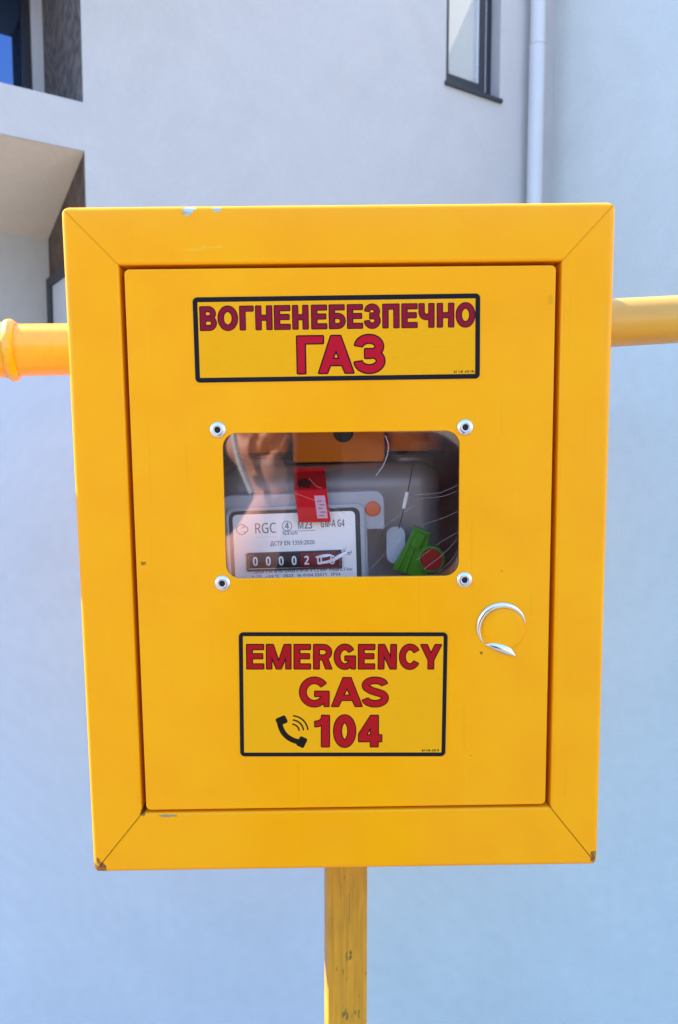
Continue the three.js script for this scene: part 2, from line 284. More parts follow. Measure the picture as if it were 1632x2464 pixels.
const grey = new THREE.MeshPhysicalMaterial({ color: lin(0.40, 0.36, 0.34), metalness: 0.4, roughness: 0.45 });
const innerYellow = new THREE.MeshPhysicalMaterial({ color: lin(0.95, 0.25, 0.001), roughness: 0.6, specularIntensity: 0.3 });
const innerPaint = new THREE.MeshStandardMaterial({ color: lin(0.62, 0.24, 0.13), roughness: 0.8 });
const baseY = -H / 2;
const [cab, cadd] = cabThing('gas_cabinet', 'yellow metal gas meter cabinet with a small viewing window, on a square post', 'gas cabinet', V3(0, baseY, 0));
const cuv = (g) => planarUV(g, -W / 2, -H / 2, W, H);
{
  const fl = 0.0425, fr = 0.0409, ft = 0.0437, fb = 0.0522, RC = 0.0065;
  // shell behind the front frame
  const t = 0.0015, o = 0.0025;
  cadd('body', cuv(mergeGeometries([box(-W / 2 + o, -H / 2 + o, -DEP, -W / 2 + o + t, H / 2 - o, -0.02), box(W / 2 - o - t, -H / 2 + o, -DEP, W / 2 - o, H / 2 - o, -0.02),
    box(-W / 2 + o + t, H / 2 - o - t, -DEP, W / 2 - o - t, H / 2 - o, -0.02), box(-W / 2 + o + t, -H / 2 + o, -DEP, W / 2 - o - t, -H / 2 + o + t, -0.02), box(-W / 2 + o + t, -H / 2 + o + t, -DEP, W / 2 - o - t, H / 2 - o - t, -DEP + t)])), yellow, cab);
    { const L = []; const a = o + t + 0.001, zf = -0.03; L.push(box(-W / 2 + a, -H / 2 + a, -DEP + 0.003, -W / 2 + a + 0.001, H / 2 - a, zf), box(W / 2 - a - 0.001, -H / 2 + a, -DEP + 0.003, W / 2 - a, H / 2 - a, zf), box(-W / 2 + a + 0.001, H / 2 - a - 0.001, -DEP + 0.003, W / 2 - a - 0.001, H / 2 - a, zf), box(-W / 2 + a + 0.001, -H / 2 + a, -DEP + 0.003, W / 2 - a - 0.001, -H / 2 + a + 0.001, zf), box(-W / 2 + a + 0.001, -H / 2 + a + 0.001, -DEP + 0.003, W / 2 - a - 0.001, H / 2 - a - 0.001, -DEP + 0.004)); cadd('lining', mergeGeometries(L), innerPaint, cab).userData.label = 'dark brown primer inside the cabinet'; }
  // mitred frame rails; profile = [distance in from the outer edge, z]
  const rail = (side) => {
    const own = { left: fl, right: fr, top: ft, bottom: fb }[side], horiz = side === 'top' || side === 'bottom';
    const A = horiz ? fl : fb, B = horiz ? fr : ft, LEN = horiz ? W : H, r = 0.0056, ri = 0.0024;
    const prof = [[0, -0.034], [0, -r]]; for (let i = 1; i <= 6; i++) { const a = i / 6 * Math.PI / 2; prof.push([r - r * Math.cos(a), -r + r * Math.sin(a)]); }
    prof.push([own * 0.5, 0]); for (let i = 0; i <= 5; i++) { const a = i / 5 * Math.PI / 2; prof.push([own - ri + ri * Math.sin(a), -ri + ri * Math.cos(a)]); }
    prof.push([own, -0.022]);
    const ts = []; for (let i = 0; i <= 10; i++) ts.push(i * 0.001); for (let i = 1; i < 12; i++) ts.push(0.01 + (LEN - 0.02) * i / 12); for (let i = 10; i >= 0; i--) ts.push(LEN - i * 0.001);
    const pos = [], idx = [], gap = side === 'bottom' ? 0.0006 : 0.0002;
    for (const [a, z] of prof) { const s = a * A / own + gap, e = LEN - a * B / own - gap;
      for (const tt of ts) { const k = tt / LEN; let q = s + (e - s) * k;
        if (tt <= 0.0101) q = s + tt * (1 - 0); else if (LEN - tt <= 0.0101) q = e - (LEN - tt); else q = s + 0.01 + (e - s - 0.02) * (tt - 0.01) / (LEN - 0.02);
        let x, y; if (side === 'top') { x = -W / 2 + q; y = H / 2 - a; } else if (side === 'bottom') { x = -W / 2 + q; y = -H / 2 + a; } else if (side === 'left') { x = -W / 2 + a; y = -H / 2 + q; } else { x = W / 2 - a; y = -H / 2 + q; }
        const cx = Math.abs(x) - (W / 2 - RC), cy = Math.abs(y) - (H / 2 - RC);                         // round the outer corners
        const lim = RC - Math.min(a, RC) * 0.6; if (cx > 0 && cy > 0) { const l = Math.hypot(cx, cy); if (l > lim) { x = Math.sign(x) * (W / 2 - RC + cx / l * lim); y = Math.sign(y) * (H / 2 - RC + cy / l * lim); } }
        pos.push(x, y, z); } }
    const n = ts.length, flip = side === 'left' || side === 'bottom' ? (side === 'left') : (side === 'top');
    for (let i = 0; i < prof.length - 1; i++) for (let j = 0; j < n - 1; j++) { const a = i * n + j, b = a + 1, c = a + n, d = c + 1; if (side === 'top' || side === 'right') idx.push(a, c, b, b, c, d); else idx.push(a, b, c, b, d, c); }
    const g = new THREE.BufferGeometry(); g.setAttribute('position', new THREE.Float32BufferAttribute(pos, 3)); g.setIndex(idx);
    if (side === 'right') g.index.array.reverse(); if (side === 'left') g.index.array.reverse();
    g.computeVertexNormals(); return cuv(g);
  };
  for (const s of ['top', 'right', 'bottom', 'left']) cadd('frame_rail', rail(s), yellow, cab);
  // rebate behind the gap round the door
  { const s = rrect(-W / 2 + 0.004, -H / 2 + 0.004, W / 2 - 0.004, H / 2 - 0.004, 0.002); s.holes.push(rrect(-W / 2 + fl + 0.012, -H / 2 + fb + 0.012, W / 2 - fr - 0.012, H / 2 - ft - 0.012, 0.004, new THREE.Path()));
    cadd('door_rebate', cuv(plate(s, 0.0015, -0.0225)), yellow, cab); }
  // door
  const g1 = 0.0030, dx0 = -W / 2 + fl + g1 * 1.25, dx1 = W / 2 - fr - g1 * 1.4, dy0 = -H / 2 + fb + g1 * 0.8, dy1 = H / 2 - ft - g1;
  const ds = rrect(dx0, dy0, dx1, dy1, 0.004);
  const wx0 = -0.0936, wx1 = 0.0930, wy0 = -0.0199, wy1 = 0.0960;
  ds.holes.push(rrect(wx0, wy0, wx1, wy1, 0.0115, new THREE.Path()));
  const dz = -0.0012;
  const door = cadd('door', cuv(plate(ds, 0.0022, dz, 0.0009, 3, 14)), yellow, cab);
  const dadd = (n, g, m) => cadd(n, g, m, door);
  // folded edges of the door
  { const s = rrect(dx0 + 0.0004, dy0 + 0.0004, dx1 - 0.0004, dy1 - 0.0004, 0.0038); s.holes.push(rrect(dx0 + 0.0018, dy0 + 0.0018, dx1 - 0.0018, dy1 - 0.0018, 0.003, new THREE.Path())); dadd('door_fold', cuv(plate(s, 0.017, dz - 0.0021)), yellow); }
  // window pane screwed on behind
  const pane = new THREE.PlaneGeometry(0.214, 0.146); pane.translate((wx0 + wx1) / 2, (wy0 + wy1) / 2, dz - 0.0032);
  const paneMat = new THREE.MeshPhysicalMaterial({ color: 0xffffff, transmission: 1, thickness: 0, roughness: 0.03, ior: 2.33 });
  const pn = dadd('window_pane', pane, paneMat);
  { // scratches in the plastic
    const gs = [], zz = dz - 0.0026, sc = (pts, r) => gs.push(tube(pts.map(([a, b]) => { const p = P(a, b, zz); p.z = zz; return p; }), r, 16, 4));
    const list = [[[1000, 1191], [1060, 1185], [1105, 1166]], [[1010, 1200], [1070, 1193], [1106, 1178]], [[900, 1290], [960, 1240], [1000, 1215]], [[1020, 1370], [1070, 1330], [1106, 1290]], [[1045, 1385], [1085, 1350], [1106, 1318]],
      [[1000, 1350], [1060, 1305], [1106, 1278]], [[1010, 1265], [1070, 1245], [1106, 1228]], [[690, 1180], [760, 1205], [830, 1235]], [[745, 1152], [760, 1168], [774, 1175]], [[880, 1380], [930, 1330], [975, 1290]], [[840, 1250], [870, 1265], [890, 1280]], [[760, 1215], [810, 1240], [850, 1265]]];
    for (const l of list) sc(l, 0.0001); sc([[928, 1048], [935, 1075], [925, 1115], [905, 1145]], 0.0004);
    const m = cadd('scratches', mergeGeometries(gs), new THREE.MeshStandardMaterial({ color: lin(0.6, 0.55, 0.55), roughness: 0.6, transparent: true, opacity: 0.3 }), pn); m.userData.kind = 'stuff';
  }
  // rivets at the corners of the window
  for (const [rx, ry] of [[-0.0970, 0.0988], [0.0971, 0.0986], [0.0974, -0.0231], [-0.0968, -0.0234]]) {
    const pr = [V2(0.0022, -0.0008), V2(0.0023, 0.0017), V2(0.0030, 0.0021), V2(0.0042, 0.0020), V2(0.0055, 0.0014), V2(0.0063, 0.0007), V2(0.0065, 0)];
    const g = new THREE.LatheGeometry(pr, 32); g.rotateX(Math.PI / 2); g.translate(rx, ry, dz); const rv = dadd('rivet', g, M.rivet);
    const h = new THREE.CircleGeometry(0.00235, 18); h.translate(rx, ry, dz + 0.0006); cadd('rivet_hole', h, M.black, rv);
  }
  // stickers
  const sticker = (name, w, h, cx, cy, rot, cw, draw, label) => {
    const ch = Math.round(cw * h / w), c = flat(cw, ch), x = c.getContext('2d'); draw(x, cw, ch);
    const g = planarUV(plate(rrect(-w / 2, -h / 2, w / 2, h / 2, 0.0022), 0.00025, 0), -w / 2, -h / 2, w, h); g.rotateZ(rot); g.translate(cx, cy, dz + 0.0003);
    dadd(name, g, new THREE.MeshPhysicalMaterial({ map: canvasTex(c), roughness: 0.6, specularIntensity: 0.22 })).userData.label = label;
  };
  const ground = (x, w, h, b, r) => {
    x.fillStyle = '#f3aa0c'; x.fillRect(0, 0, w, h);
    for (let i = 0; i < 500; i++) { x.fillStyle = `rgba(${rnd() < 0.5 ? '255,190,50' : '205,140,5'},0.07)`; x.fillRect(rnd() * w, rnd() * h, 4 + rnd() * 40, 2 + rnd() * 12); }
    x.strokeStyle = '#1d1820'; x.lineWidth = b; x.lineJoin = 'round'; x.beginPath(); x.roundRect(b / 2 + w * 0.004, b / 2 + w * 0.004, w - b - w * 0.008, h - b - w * 0.008, r); x.stroke();
  };
  // heavy grotesque capitals drawn as strokes of even thickness; each glyph fills the box x0..x1, y0 (cap line)..y1 (base line)
  const GL = {
    stem: (x, X0, w, y0, y1) => x.fillRect(X0, y0, w, y1 - y0), bar: (x, x0, x1, Y, h) => x.fillRect(x0, Y, x1 - x0, h),
    poly: (x, ...p) => { x.beginPath(); p.forEach(([a, b], i) => i ? x.lineTo(a, b) : x.moveTo(a, b)); x.closePath(); x.fill(); },
    bowl: (x, x0, x1, ya, yb, t) => { const r = (yb - ya - t) / 2, rx = Math.min(r * 1.05, (x1 - x0) * 0.6); x.beginPath(); x.moveTo(x0, ya + t / 2); x.lineTo(x1 - t / 2 - rx, ya + t / 2); x.ellipse(x1 - t / 2 - rx, (ya + yb) / 2, rx, r, 0, -Math.PI / 2, Math.PI / 2); x.lineTo(x0, yb - t / 2); x.stroke(); },
    ring: (x, x0, x1, y0, y1, t, a0 = 0, a1 = 7) => { x.beginPath(); x.ellipse((x0 + x1) / 2, (y0 + y1) / 2, (x1 - x0 - t) / 2, (y1 - y0 - t) / 2, 0, a0, a1); x.stroke(); },
  };
  const glyph = (x, ch, x0, x1, y0, y1, T) => {
    const h = y1 - y0, w = x1 - x0, t = T, b = T * 0.9, m = y0 + h * 0.5; x.lineWidth = t; x.lineCap = 'butt'; x.lineJoin = 'miter';
    const top = y0 - h * 0.015, bot = y1 + h * 0.015;
    switch (ch) {
      case 'E': case 'Е': GL.stem(x, x0, t, y0, y1); GL.bar(x, x0, x1, y0, b); GL.bar(x, x0, x1 - w * 0.06, m - b / 2 - h * 0.02, b); GL.bar(x, x0, x1, y1 - b, b); break;
      case 'Г': GL.stem(x, x0, t, y0, y1); GL.bar(x, x0, x1, y0, b); break;
      case 'Н': GL.stem(x, x0, t, y0, y1); GL.stem(x, x1 - t, t, y0, y1); GL.bar(x, x0, x1, m - b / 2, b); break;
      case 'П': GL.stem(x, x0, t, y0, y1); GL.stem(x, x1 - t, t, y0, y1); GL.bar(x, x0, x1, y0, b); break;
      case 'О': case '0': GL.ring(x, x0, x1, top, bot, t); break;
      case 'В': GL.stem(x, x0, t, y0, y1); x.lineWidth = b; GL.bowl(x, x0, x1 - w * 0.05, y0, m + b * 0.45, b); GL.bowl(x, x0, x1, m - b * 0.5, y1, b); break;
      case 'Б': GL.stem(x, x0, t, y0, y1); GL.bar(x, x0, x1 - w * 0.06, y0, b); x.lineWidth = b; GL.bowl(x, x0, x1, m - b * 0.7, y1, b); break;
      case 'Ч': GL.stem(x, x1 - t, t, y0, y1); x.beginPath(); x.moveTo(x0 + t / 2, y0); x.lineTo(x0 + t / 2, y0 + h * 0.3); x.quadraticCurveTo(x0 + t / 2, m + h * 0.06, x0 + w * 0.5, m + h * 0.06); x.lineTo(x1, m + h * 0.06); x.stroke(); break;
      case 'З': { const c = (x0 + x1) / 2, ra = h * 0.515 / 2 - t / 2 + t * 0.25, rb = h * 0.545 / 2 - t / 2 + t * 0.25; x.beginPath(); x.ellipse(c - w * 0.01, top + t / 2 + ra, w * 0.47 - t / 2, ra, 0, -Math.PI * 0.96, Math.PI * 0.5); x.lineTo(c - w * 0.14, top + t / 2 + 2 * ra); x.stroke(); x.beginPath(); x.moveTo(c - w * 0.14, bot - t / 2 - 2 * rb); x.ellipse(c, bot - t / 2 - rb, w * 0.5 - t / 2, rb, 0, -Math.PI * 0.5, Math.PI * 0.97); x.stroke(); break; }
      case 'А': case 'A': { const c = (x0 + x1) / 2, k = t * 0.62; GL.poly(x, [x0, y1], [c - k, y0], [c + k, y0], [c + k * 0.9, y0 + h * 0.1], [x0 + t * 1.08, y1]); GL.poly(x, [x1, y1], [c + k, y0], [c - k, y0], [c - k * 0.9, y0 + h * 0.1], [x1 - t * 1.08, y1]); GL.bar(x, x0 + w * 0.24, x1 - w * 0.24, y0 + h * 0.62, b * 0.9); break; }
      case 'M': { const c = (x0 + x1) / 2; GL.stem(x, x0, t * 0.92, y0, y1); GL.stem(x, x1 - t * 0.92, t * 0.92, y0, y1); GL.poly(x, [x0, y0], [x0 + t * 1.25, y0], [c + t * 0.45, y1], [c - t * 0.45, y1]); GL.poly(x, [x1, y0], [x1 - t * 1.25, y0], [c - t * 0.45, y1], [c + t * 0.45, y1]); break; }
      case 'N': GL.stem(x, x0, t, y0, y1); GL.stem(x, x1 - t, t, y0, y1); GL.poly(x, [x0, y0], [x0 + t * 1.1, y0], [x1, y1], [x1 - t * 1.1, y1]); break;
      case 'R': GL.stem(x, x0, t, y0, y1); x.lineWidth = b; GL.bowl(x, x0, x1 - w * 0.02, y0, m + b * 0.65, b); GL.poly(x, [x0 + w * 0.42, m], [x0 + w * 0.72, m], [x1, y1], [x1 - t * 1.12, y1]); break;
      case 'C': GL.ring(x, x0, x1, top, bot, t, 0.62, Math.PI * 2 - 0.62); break;
      case 'G': GL.ring(x, x0, x1, top, bot, t, 0.25, Math.PI * 2 - 0.66); GL.bar(x, x0 + w * 0.52, x1, m - b * 0.1, b * 0.9); GL.stem(x, x1 - t * 0.72, t * 0.72, m, y1); break;
      case 'Y': { const c = (x0 + x1) / 2; GL.stem(x, c - t / 2, t, m, y1); GL.poly(x, [x0, y0], [x0 + t * 1.15, y0], [c + t / 2, m + h * 0.1], [c - t / 2, m + h * 0.14]); GL.poly(x, [x1, y0], [x1 - t * 1.15, y0], [c - t / 2, m + h * 0.1], [c + t / 2, m + h * 0.14]); break; }
      case 'S': { x.beginPath(); const r1 = h * 0.28 - t / 2, r2 = h * 0.30 - t / 2, c = (x0 + x1) / 2, rx = w / 2 - t / 2; x.ellipse(c, top + t / 2 + r1, rx * 0.95, r1, 0, -0.22, -Math.PI * 1.28, true); x.bezierCurveTo(c - w * 0.12, m - h * 0.02, c + w * 0.12, m + h * 0.01, c + rx * 0.72, bot - t / 2 - r2 * 1.72); x.ellipse(c, bot - t / 2 - r2, rx, r2, 0, -0.55, Math.PI * 0.93); x.stroke(); break; }
      case '1': GL.stem(x, x1 - t * 1.02, t * 1.02, y0, y1); x.beginPath(); x.lineWidth = b * 0.8; x.moveTo(x0, y0 + h * 0.27); x.quadraticCurveTo(x1 - t * 0.7, y0 + h * 0.26, x1 - t * 0.55, y0); x.stroke(); break;
      case '4': GL.stem(x, x1 - w * 0.16 - t, t, y0, y1); GL.bar(x, x0, x1, y0 + h * 0.63, b); GL.poly(x, [x1 - w * 0.16 - t, y0], [x1 - w * 0.16 - t * 0.1, y0], [x0 + t * 0.95, y0 + h * 0.66], [x0, y0 + h * 0.66], [x0, y0 + h * 0.60]); break;
    }
  };
  // letters with their own places; slant = rise of the line from its first to its last letter
  const words = (x, w, h, text, spots, cap, baseline, t, fill, stroke, o, slant = 0) => {
    const c = flat(w, h), y = c.getContext('2d'), k0 = spots[0][0], k1 = spots[spots.length - 1][1];
    y.fillStyle = y.strokeStyle = fill; [...text].forEach((ch, i) => { const [a, b] = spots[i], s = slant * ((a + b) / 2 - k0) / (k1 - k0); glyph(y, ch, a * w, b * w, (cap - s) * h, (baseline - s) * h, t * (baseline - cap) * h); });
    const d = flat(w, h), z = d.getContext('2d'); z.drawImage(c, 0, 0); z.globalCompositeOperation = 'source-in'; z.fillStyle = stroke; z.fillRect(0, 0, w, h);
    for (let i = 0; i < 24; i++) x.drawImage(d, Math.cos(i / 24 * 6.2832) * o, Math.sin(i / 24 * 6.2832) * o);
    x.drawImage(c, 0, 0);
  };
  sticker('warning_sticker', 0.2232, 0.0666, -0.0026, 0.1682, 0.004, 1536, (x, w, h) => {
    ground(x, w, h, w * 0.0165, w * 0.008);
    const s1 = (l) => l.map(([a, b]) => [(a - 78) / 1406, (b - 78) / 1406]);
    words(x, w, h, 'ВОГНЕНЕБЕЗПЕЧНО', s1([[119, 194], [206, 297], [312, 374], [389, 464], [479, 552], [568, 640], [660, 730], [746, 820], [834, 904], [916, 990], [1006, 1082], [1099, 1170], [1182, 1252], [1271, 1348], [1363, 1451]]), 0.125, 0.385, 0.205, '#8c1228', '#30121c', 4.8);
    words(x, w, h, 'ГАЗ', s1([[586, 711], [690, 858], [864, 1010]]), 0.475, 0.895, 0.205, '#bd1026', '#300c12', 7);
    x.fillStyle = '#5a4218'; for (let i = 0; i < 18; i++) if (i % 5 !== 3) x.fillRect((0.905 + i * 0.0042) * w, (0.888 + (i % 4 === 1 ? 0.012 : 0)) * h, (i % 3 ? 0.0022 : 0.0034) * w, (i % 4 === 1 ? 0.016 : 0.028) * h);
  }, 'yellow warning sticker with two lines of red capitals in a black border');
  sticker('emergency_sticker', 0.1703, 0.1060, -0.0010, -0.1172, -0.014, 1280, (x, w, h) => {
    ground(x, w, h, w * 0.0195, w * 0.013);
    const s2 = (l) => l.map(([a, b]) => [(a - 62) / 990, (b - 62) / 990]);
    words(x, w, h, 'EMERGENCY', s2([[104, 181], [197, 309], [327, 401], [419, 502], [516, 613], [630, 704], [724, 806], [824, 919], [924, 1018]]), 0.105, 0.292, 0.205, '#ac1216', '#2c0a0a', 6);
    words(x, w, h, 'GAS', s2([[352, 489], [504, 646], [647, 770]]), 0.365, 0.590, 0.205, '#b21418', '#2c0a0a', 6);
    words(x, w, h, '104', s2([[424, 491], [514, 616], [633, 741]]), 0.666, 0.914, 0.225, '#b21418', '#2c0a0a', 6);
    // telephone handset with three sound arcs
    const X = (u) => u * w, Y = (v) => v * h; x.fillStyle = x.strokeStyle = '#1f1711'; x.lineCap = 'round';
    x.save(); x.lineWidth = 0.026 * w; x.beginPath(); x.moveTo(X(0.195), Y(0.715)); x.quadraticCurveTo(X(0.205), Y(0.855), X(0.298), Y(0.88)); x.stroke();
    const pad = (u, v, a) => { x.save(); x.translate(X(u), Y(v)); x.rotate(a); x.beginPath(); x.roundRect(-0.020 * w, -0.026 * w, 0.040 * w, 0.052 * w, 0.009 * w); x.fill(); x.restore(); };
    pad(0.205, 0.705, 1.15); pad(0.302, 0.878, 0.45); x.restore();
    x.lineWidth = 0.0075 * w; for (const r of [0.035, 0.056, 0.077]) { x.beginPath(); x.arc(X(0.254), Y(0.79), r * w, -Math.PI / 2 + 0.12, -0.12); x.stroke(); }
    for (let i = 0; i < 16; i++) if (i % 5 !== 3) x.fillRect((0.882 + i * 0.0052) * w, (0.936 + (i % 4 === 1 ? 0.008 : 0)) * h, (i % 3 ? 0.0026 : 0.004) * w, (i % 4 === 1 ? 0.01 : 0.018) * h);
  }, 'yellow emergency sticker with red capitals, a handset sign and a black border');
  // round lock: yellow cap in a worn chrome ring that shows at the upper left, chrome lip below
  { const lx = 0.1282, ly = -0.0632, R = 0.0203;
    const cap = new THREE.LatheGeometry([V2(0, 0.0019), V2(0.012, 0.0018), V2(0.0158, 0.0014), V2(0.0172, 0.0005), V2(0.0176, 0)], 40); cap.rotateX(Math.PI / 2); cap.translate(lx + 0.0015, ly - 0.0008, dz);
    const lock = dadd('lock', cuv(cap), yellow);
    const cres = (n, a0, a1, rad, wmax, ox, oy, hgt, name, mat) => { // tapered half-round moulding along an arc
      const pos = [], idx = [], m = 8; for (let i = 0; i <= n; i++) { const k = i / n, a = a0 + (a1 - a0) * k, wd = wmax * Math.pow(Math.sin(Math.PI * Math.min(1, Math.max(0.0, k))), 0.7) + 1e-5; for (let j = 0; j <= m; j++) { const b = j / m * Math.PI, rr = rad + wd * 0.5 * Math.cos(b); pos.push(lx + ox + Math.cos(a) * rr, ly + oy + Math.sin(a) * rr, dz + 0.0001 + Math.sin(b) * hgt * (wd / wmax)); } }
      for (let i = 0; i < n; i++) for (let j = 0; j < m; j++) { const a = i * (m + 1) + j; idx.push(a, a + m + 1, a + 1, a + 1, a + m + 1, a + m + 2); }
      const g = new THREE.BufferGeometry(); g.setAttribute('position', new THREE.Float32BufferAttribute(pos, 3)); g.setIndex(idx); g.computeVertexNormals(); return cadd(name, g, mat, lock); };
    cres(56, 0.15, 3.86, R - 0.0012, 0.0058, 0, 0, 0.0030, 'lock_ring', M.chrome);
    // domed half-moon lip under the ring
    { const a = P(1166, 1551, dz), b = P(1243, 1581, dz), n = 28, m = 8, pos = [], idx = []; const tx = b.x - a.x, ty = b.y - a.y, L = Math.hypot(tx, ty), nx = -ty / L, ny = tx / L;
      for (let i = 0; i <= n; i++) { const k = i / n, q = 4 * k * (1 - k), up = 0.0072 * Math.pow(q, 0.8), dn = -0.0024 * q; for (let j = 0; j <= m; j++) { const w = j / m, o = dn + (up - dn) * w; pos.push(a.x + tx * k + nx * o, a.y + ty * k + ny * o, dz + 0.0001 + 0.0032 * Math.sin(Math.PI * w) * Math.sqrt(q)); } }
      for (let i = 0; i < n; i++) for (let j = 0; j < m; j++) { const c = i * (m + 1) + j; idx.push(c, c + m + 1, c + 1, c + 1, c + m + 1, c + m + 2); }
      const g = new THREE.BufferGeometry(); g.setAttribute('position', new THREE.Float32BufferAttribute(pos, 3)); g.setIndex(idx); g.computeVertexNormals(); cadd('lock_lip', g, M.chrome, lock); }
  }
}

// ------------------------------------------------------------------ post and pipes
const ochreCanvas = (w, h, draw) => { const c = flat(w, h), x = c.getContext('2d'), im = x.createImageData(w, h);
  for (let j = 0; j < h; j++) for (let i = 0; i < w; i++) { const n = fbm(i / 18, j / 160, 1.2, 4) * 0.16 + fbm(i / 60, j / 60, 7, 3) * 0.12, o = (j * w + i) * 4; im.data[o] = 198 * (1 + n); im.data[o + 1] = 142 * (1 + n); im.data[o + 2] = 20 * (1 + n); im.data[o + 3] = 255; }
  x.putImageData(im, 0, 0); draw?.(x); return c; };
{
  const zc = -0.735, at = (px, py, z) => { const d = rayOf(px, py); return EYE.clone().addScaledVector(d, z / d.z); };
  const a = at(781, 2300, zc + 0.02).x, b = at(882, 2300, zc + 0.02).x, wd = (b - a) * 0.955, cx = (a + b) / 2;
  const post = thing('support_post', 'weathered ochre yellow square post under the gas cabinet', 'post', V3(cx, 0, zc)); post.rotation.y = THREE.MathUtils.degToRad(6);
  const top = CC.y - H / 2 + 0.004;
  const c = ochreCanvas(256, 2048, (x) => {
    const vy = (py) => 2048 * (1 - at(832, py, zc + 0.02).y / top);
    x.strokeStyle = 'rgba(60,52,24,0.75)'; x.lineWidth = 2.4; x.beginPath(); x.moveTo(140, vy(2150)); x.lineTo(137, vy(2222)); x.stroke(); x.lineWidth = 1.2; for (let i = 0; i < 16; i++) { const q = 60 + rnd() * 150, y = vy(2100 + rnd() * 120); x.strokeStyle = 'rgba(80,62,26,0.45)'; x.beginPath(); x.moveTo(q, y); x.lineTo(q + rnd() * 4, y + 20 + rnd() * 50); x.stroke(); }
    for (let i = 0; i < 12; i++) blot(x, 115 + rnd() * 50, vy(2292 + rnd() * 18), 3 + rnd() * 6, 2 + rnd() * 3, 'rgba(84,72,30,0.45)', 20, 0.9);
    for (let i = 0; i < 14; i++) blot(x, 95 + rnd() * 130, vy(2436 + rnd() * 14), 2 + rnd() * 7, 2 + rnd() * 4, 'rgba(80,78,36,0.5)', 20, 0.9);
    for (let i = 0; i < 60; i++) blot(x, rnd() * 256, rnd() * 2048, 1 + rnd() * 3, 1 + rnd() * 5, 'rgba(84,66,30,0.5)', 16, 0.9);
  });
  const m = new THREE.MeshPhysicalMaterial({ map: canvasTex(c), roughness: 0.6, clearcoat: 0.15, clearcoatRoughness: 0.4 });
  const g = planarUV(box(-wd / 2, 0, -wd / 2, wd / 2, top, wd / 2, 0.003), -wd / 2, 0, wd, top);
  part('tube', g, m, post);
  part('foot_plate', box(-0.07, 0.002, -0.07, 0.07, 0.012, 0.07, 0.003), m, post);
  part('head_plate', box(-0.05, top + 0.0005, -0.05, 0.05, top + 0.004, 0.05), m, post);

  // gas pipes left and right of the cabinet
  const scuff = noiseTex(256, (u, v) => { const n = fbm(u * 14, v * 14, 3, 4), k = n > 0.43 ? 0.7 : 1 + n * 0.06; return [0.955 * k, 0.70 * k, 0.06]; }, true);
  const pipeMat = new THREE.MeshPhysicalMaterial({ map: scuff, roughness: 0.5, clearcoat: 1, clearcoatRoughness: 0.24, specularIntensity: 0.5 });
  const dull = new THREE.MeshPhysicalMaterial({ map: (() => { const t = noiseTex(256, (u, v) => { const n = fbm(u * 6, v * 6, 8, 4) * 0.14; return [0.85 + n * 0.5, 0.62 + n * 0.5, 0.05]; }, true); return t; })(), roughness: 0.5, clearcoat: 0.6, clearcoatRoughness: 0.25 });
  const zL = -0.70, zR = -0.745, pl0 = at(30, 843, zL), pl1 = at(160, 841, zL - 0.01), pr0 = at(1475, 777, zR), pr1 = at(1640, 768, zR - 0.012);
  const R = 0.0232;
  const run = (p, q, r) => { const d = q.clone().sub(p), g = new THREE.CylinderGeometry(r, r, d.length(), 40, 1); g.applyQuaternion(new THREE.Quaternion().setFromUnitVectors(V3(0, 1, 0), d.clone().normalize())); g.translate((p.x + q.x) / 2, (p.y + q.y) / 2, (p.z + q.z) / 2); return g; };
  const pL = thing('gas_pipe', 'bright yellow gas pipe with a welded bend entering the left side of the cabinet', 'pipe', pl1.clone().setX(pl1.x + 0.02)); const oL = pL.position.clone();
  const shift = (g, o) => { g.translate(-o.x, -o.y, -o.z); return g; };
  const inL = pl1.clone().addScaledVector(pl1.clone().sub(pl0).normalize(), 0.02);
  part('pipe_length', shift(run(pl0, inL, R), oL), pipeMat, pL);
  { const dir = pl0.clone().sub(pl1).normalize(); // bend towards the viewer's left and down
    const e1 = pl0.clone().addScaledVector(dir, 0.03), e2 = e1.clone().addScaledVector(dir, 0.03).add(V3(0, -0.014, 0.012)), e3 = e2.clone().add(V3(-0.03, -0.035, 0.03)), e4 = e3.clone().add(V3(-0.015, -0.09, 0.03)), e5 = e4.clone().add(V3(0, -1.2, 0.0));
    part('bend', shift(new THREE.TubeGeometry(new THREE.CatmullRomCurve3([pl0, e1, e2, e3, e4, e5]), 60, R * 1.06, 32), oL), pipeMat, pL);
    const pos = []; const wg = new THREE.TorusGeometry(R * 1.02, 0.0042, 12, 48); { const p = wg.attributes.position; for (let i = 0; i < p.count; i++) { const k = 1 + 0.012 * noise.noise(p.getX(i) * 300, p.getY(i) * 300, 2); p.setXYZ(i, p.getX(i) * k, p.getY(i) * k, p.getZ(i) * (1.2 + 0.4 * noise.noise(p.getX(i) * 200, p.getY(i) * 200, 9))); } wg.computeVertexNormals(); }
    wg.applyQuaternion(new THREE.Quaternion().setFromUnitVectors(V3(0, 0, 1), dir)); wg.translate(pl0.x, pl0.y, pl0.z); part('weld_bead', shift(wg, oL), pipeMat, pL);
  }
  const pR = thing('gas_pipe', 'duller yellow straight gas pipe leaving the right side of the cabinet', 'pipe', pr0.clone()); const oR = pr0.clone();
  const dR = pr1.clone().sub(pr0).normalize(), inR = pr0.clone().addScaledVector(dR, -0.03), outR = pr1.clone().addScaledVector(dR, 0.5);
  part('pipe_length', shift(run(inR, outR, R * 0.97), oR), dull, pR);
}

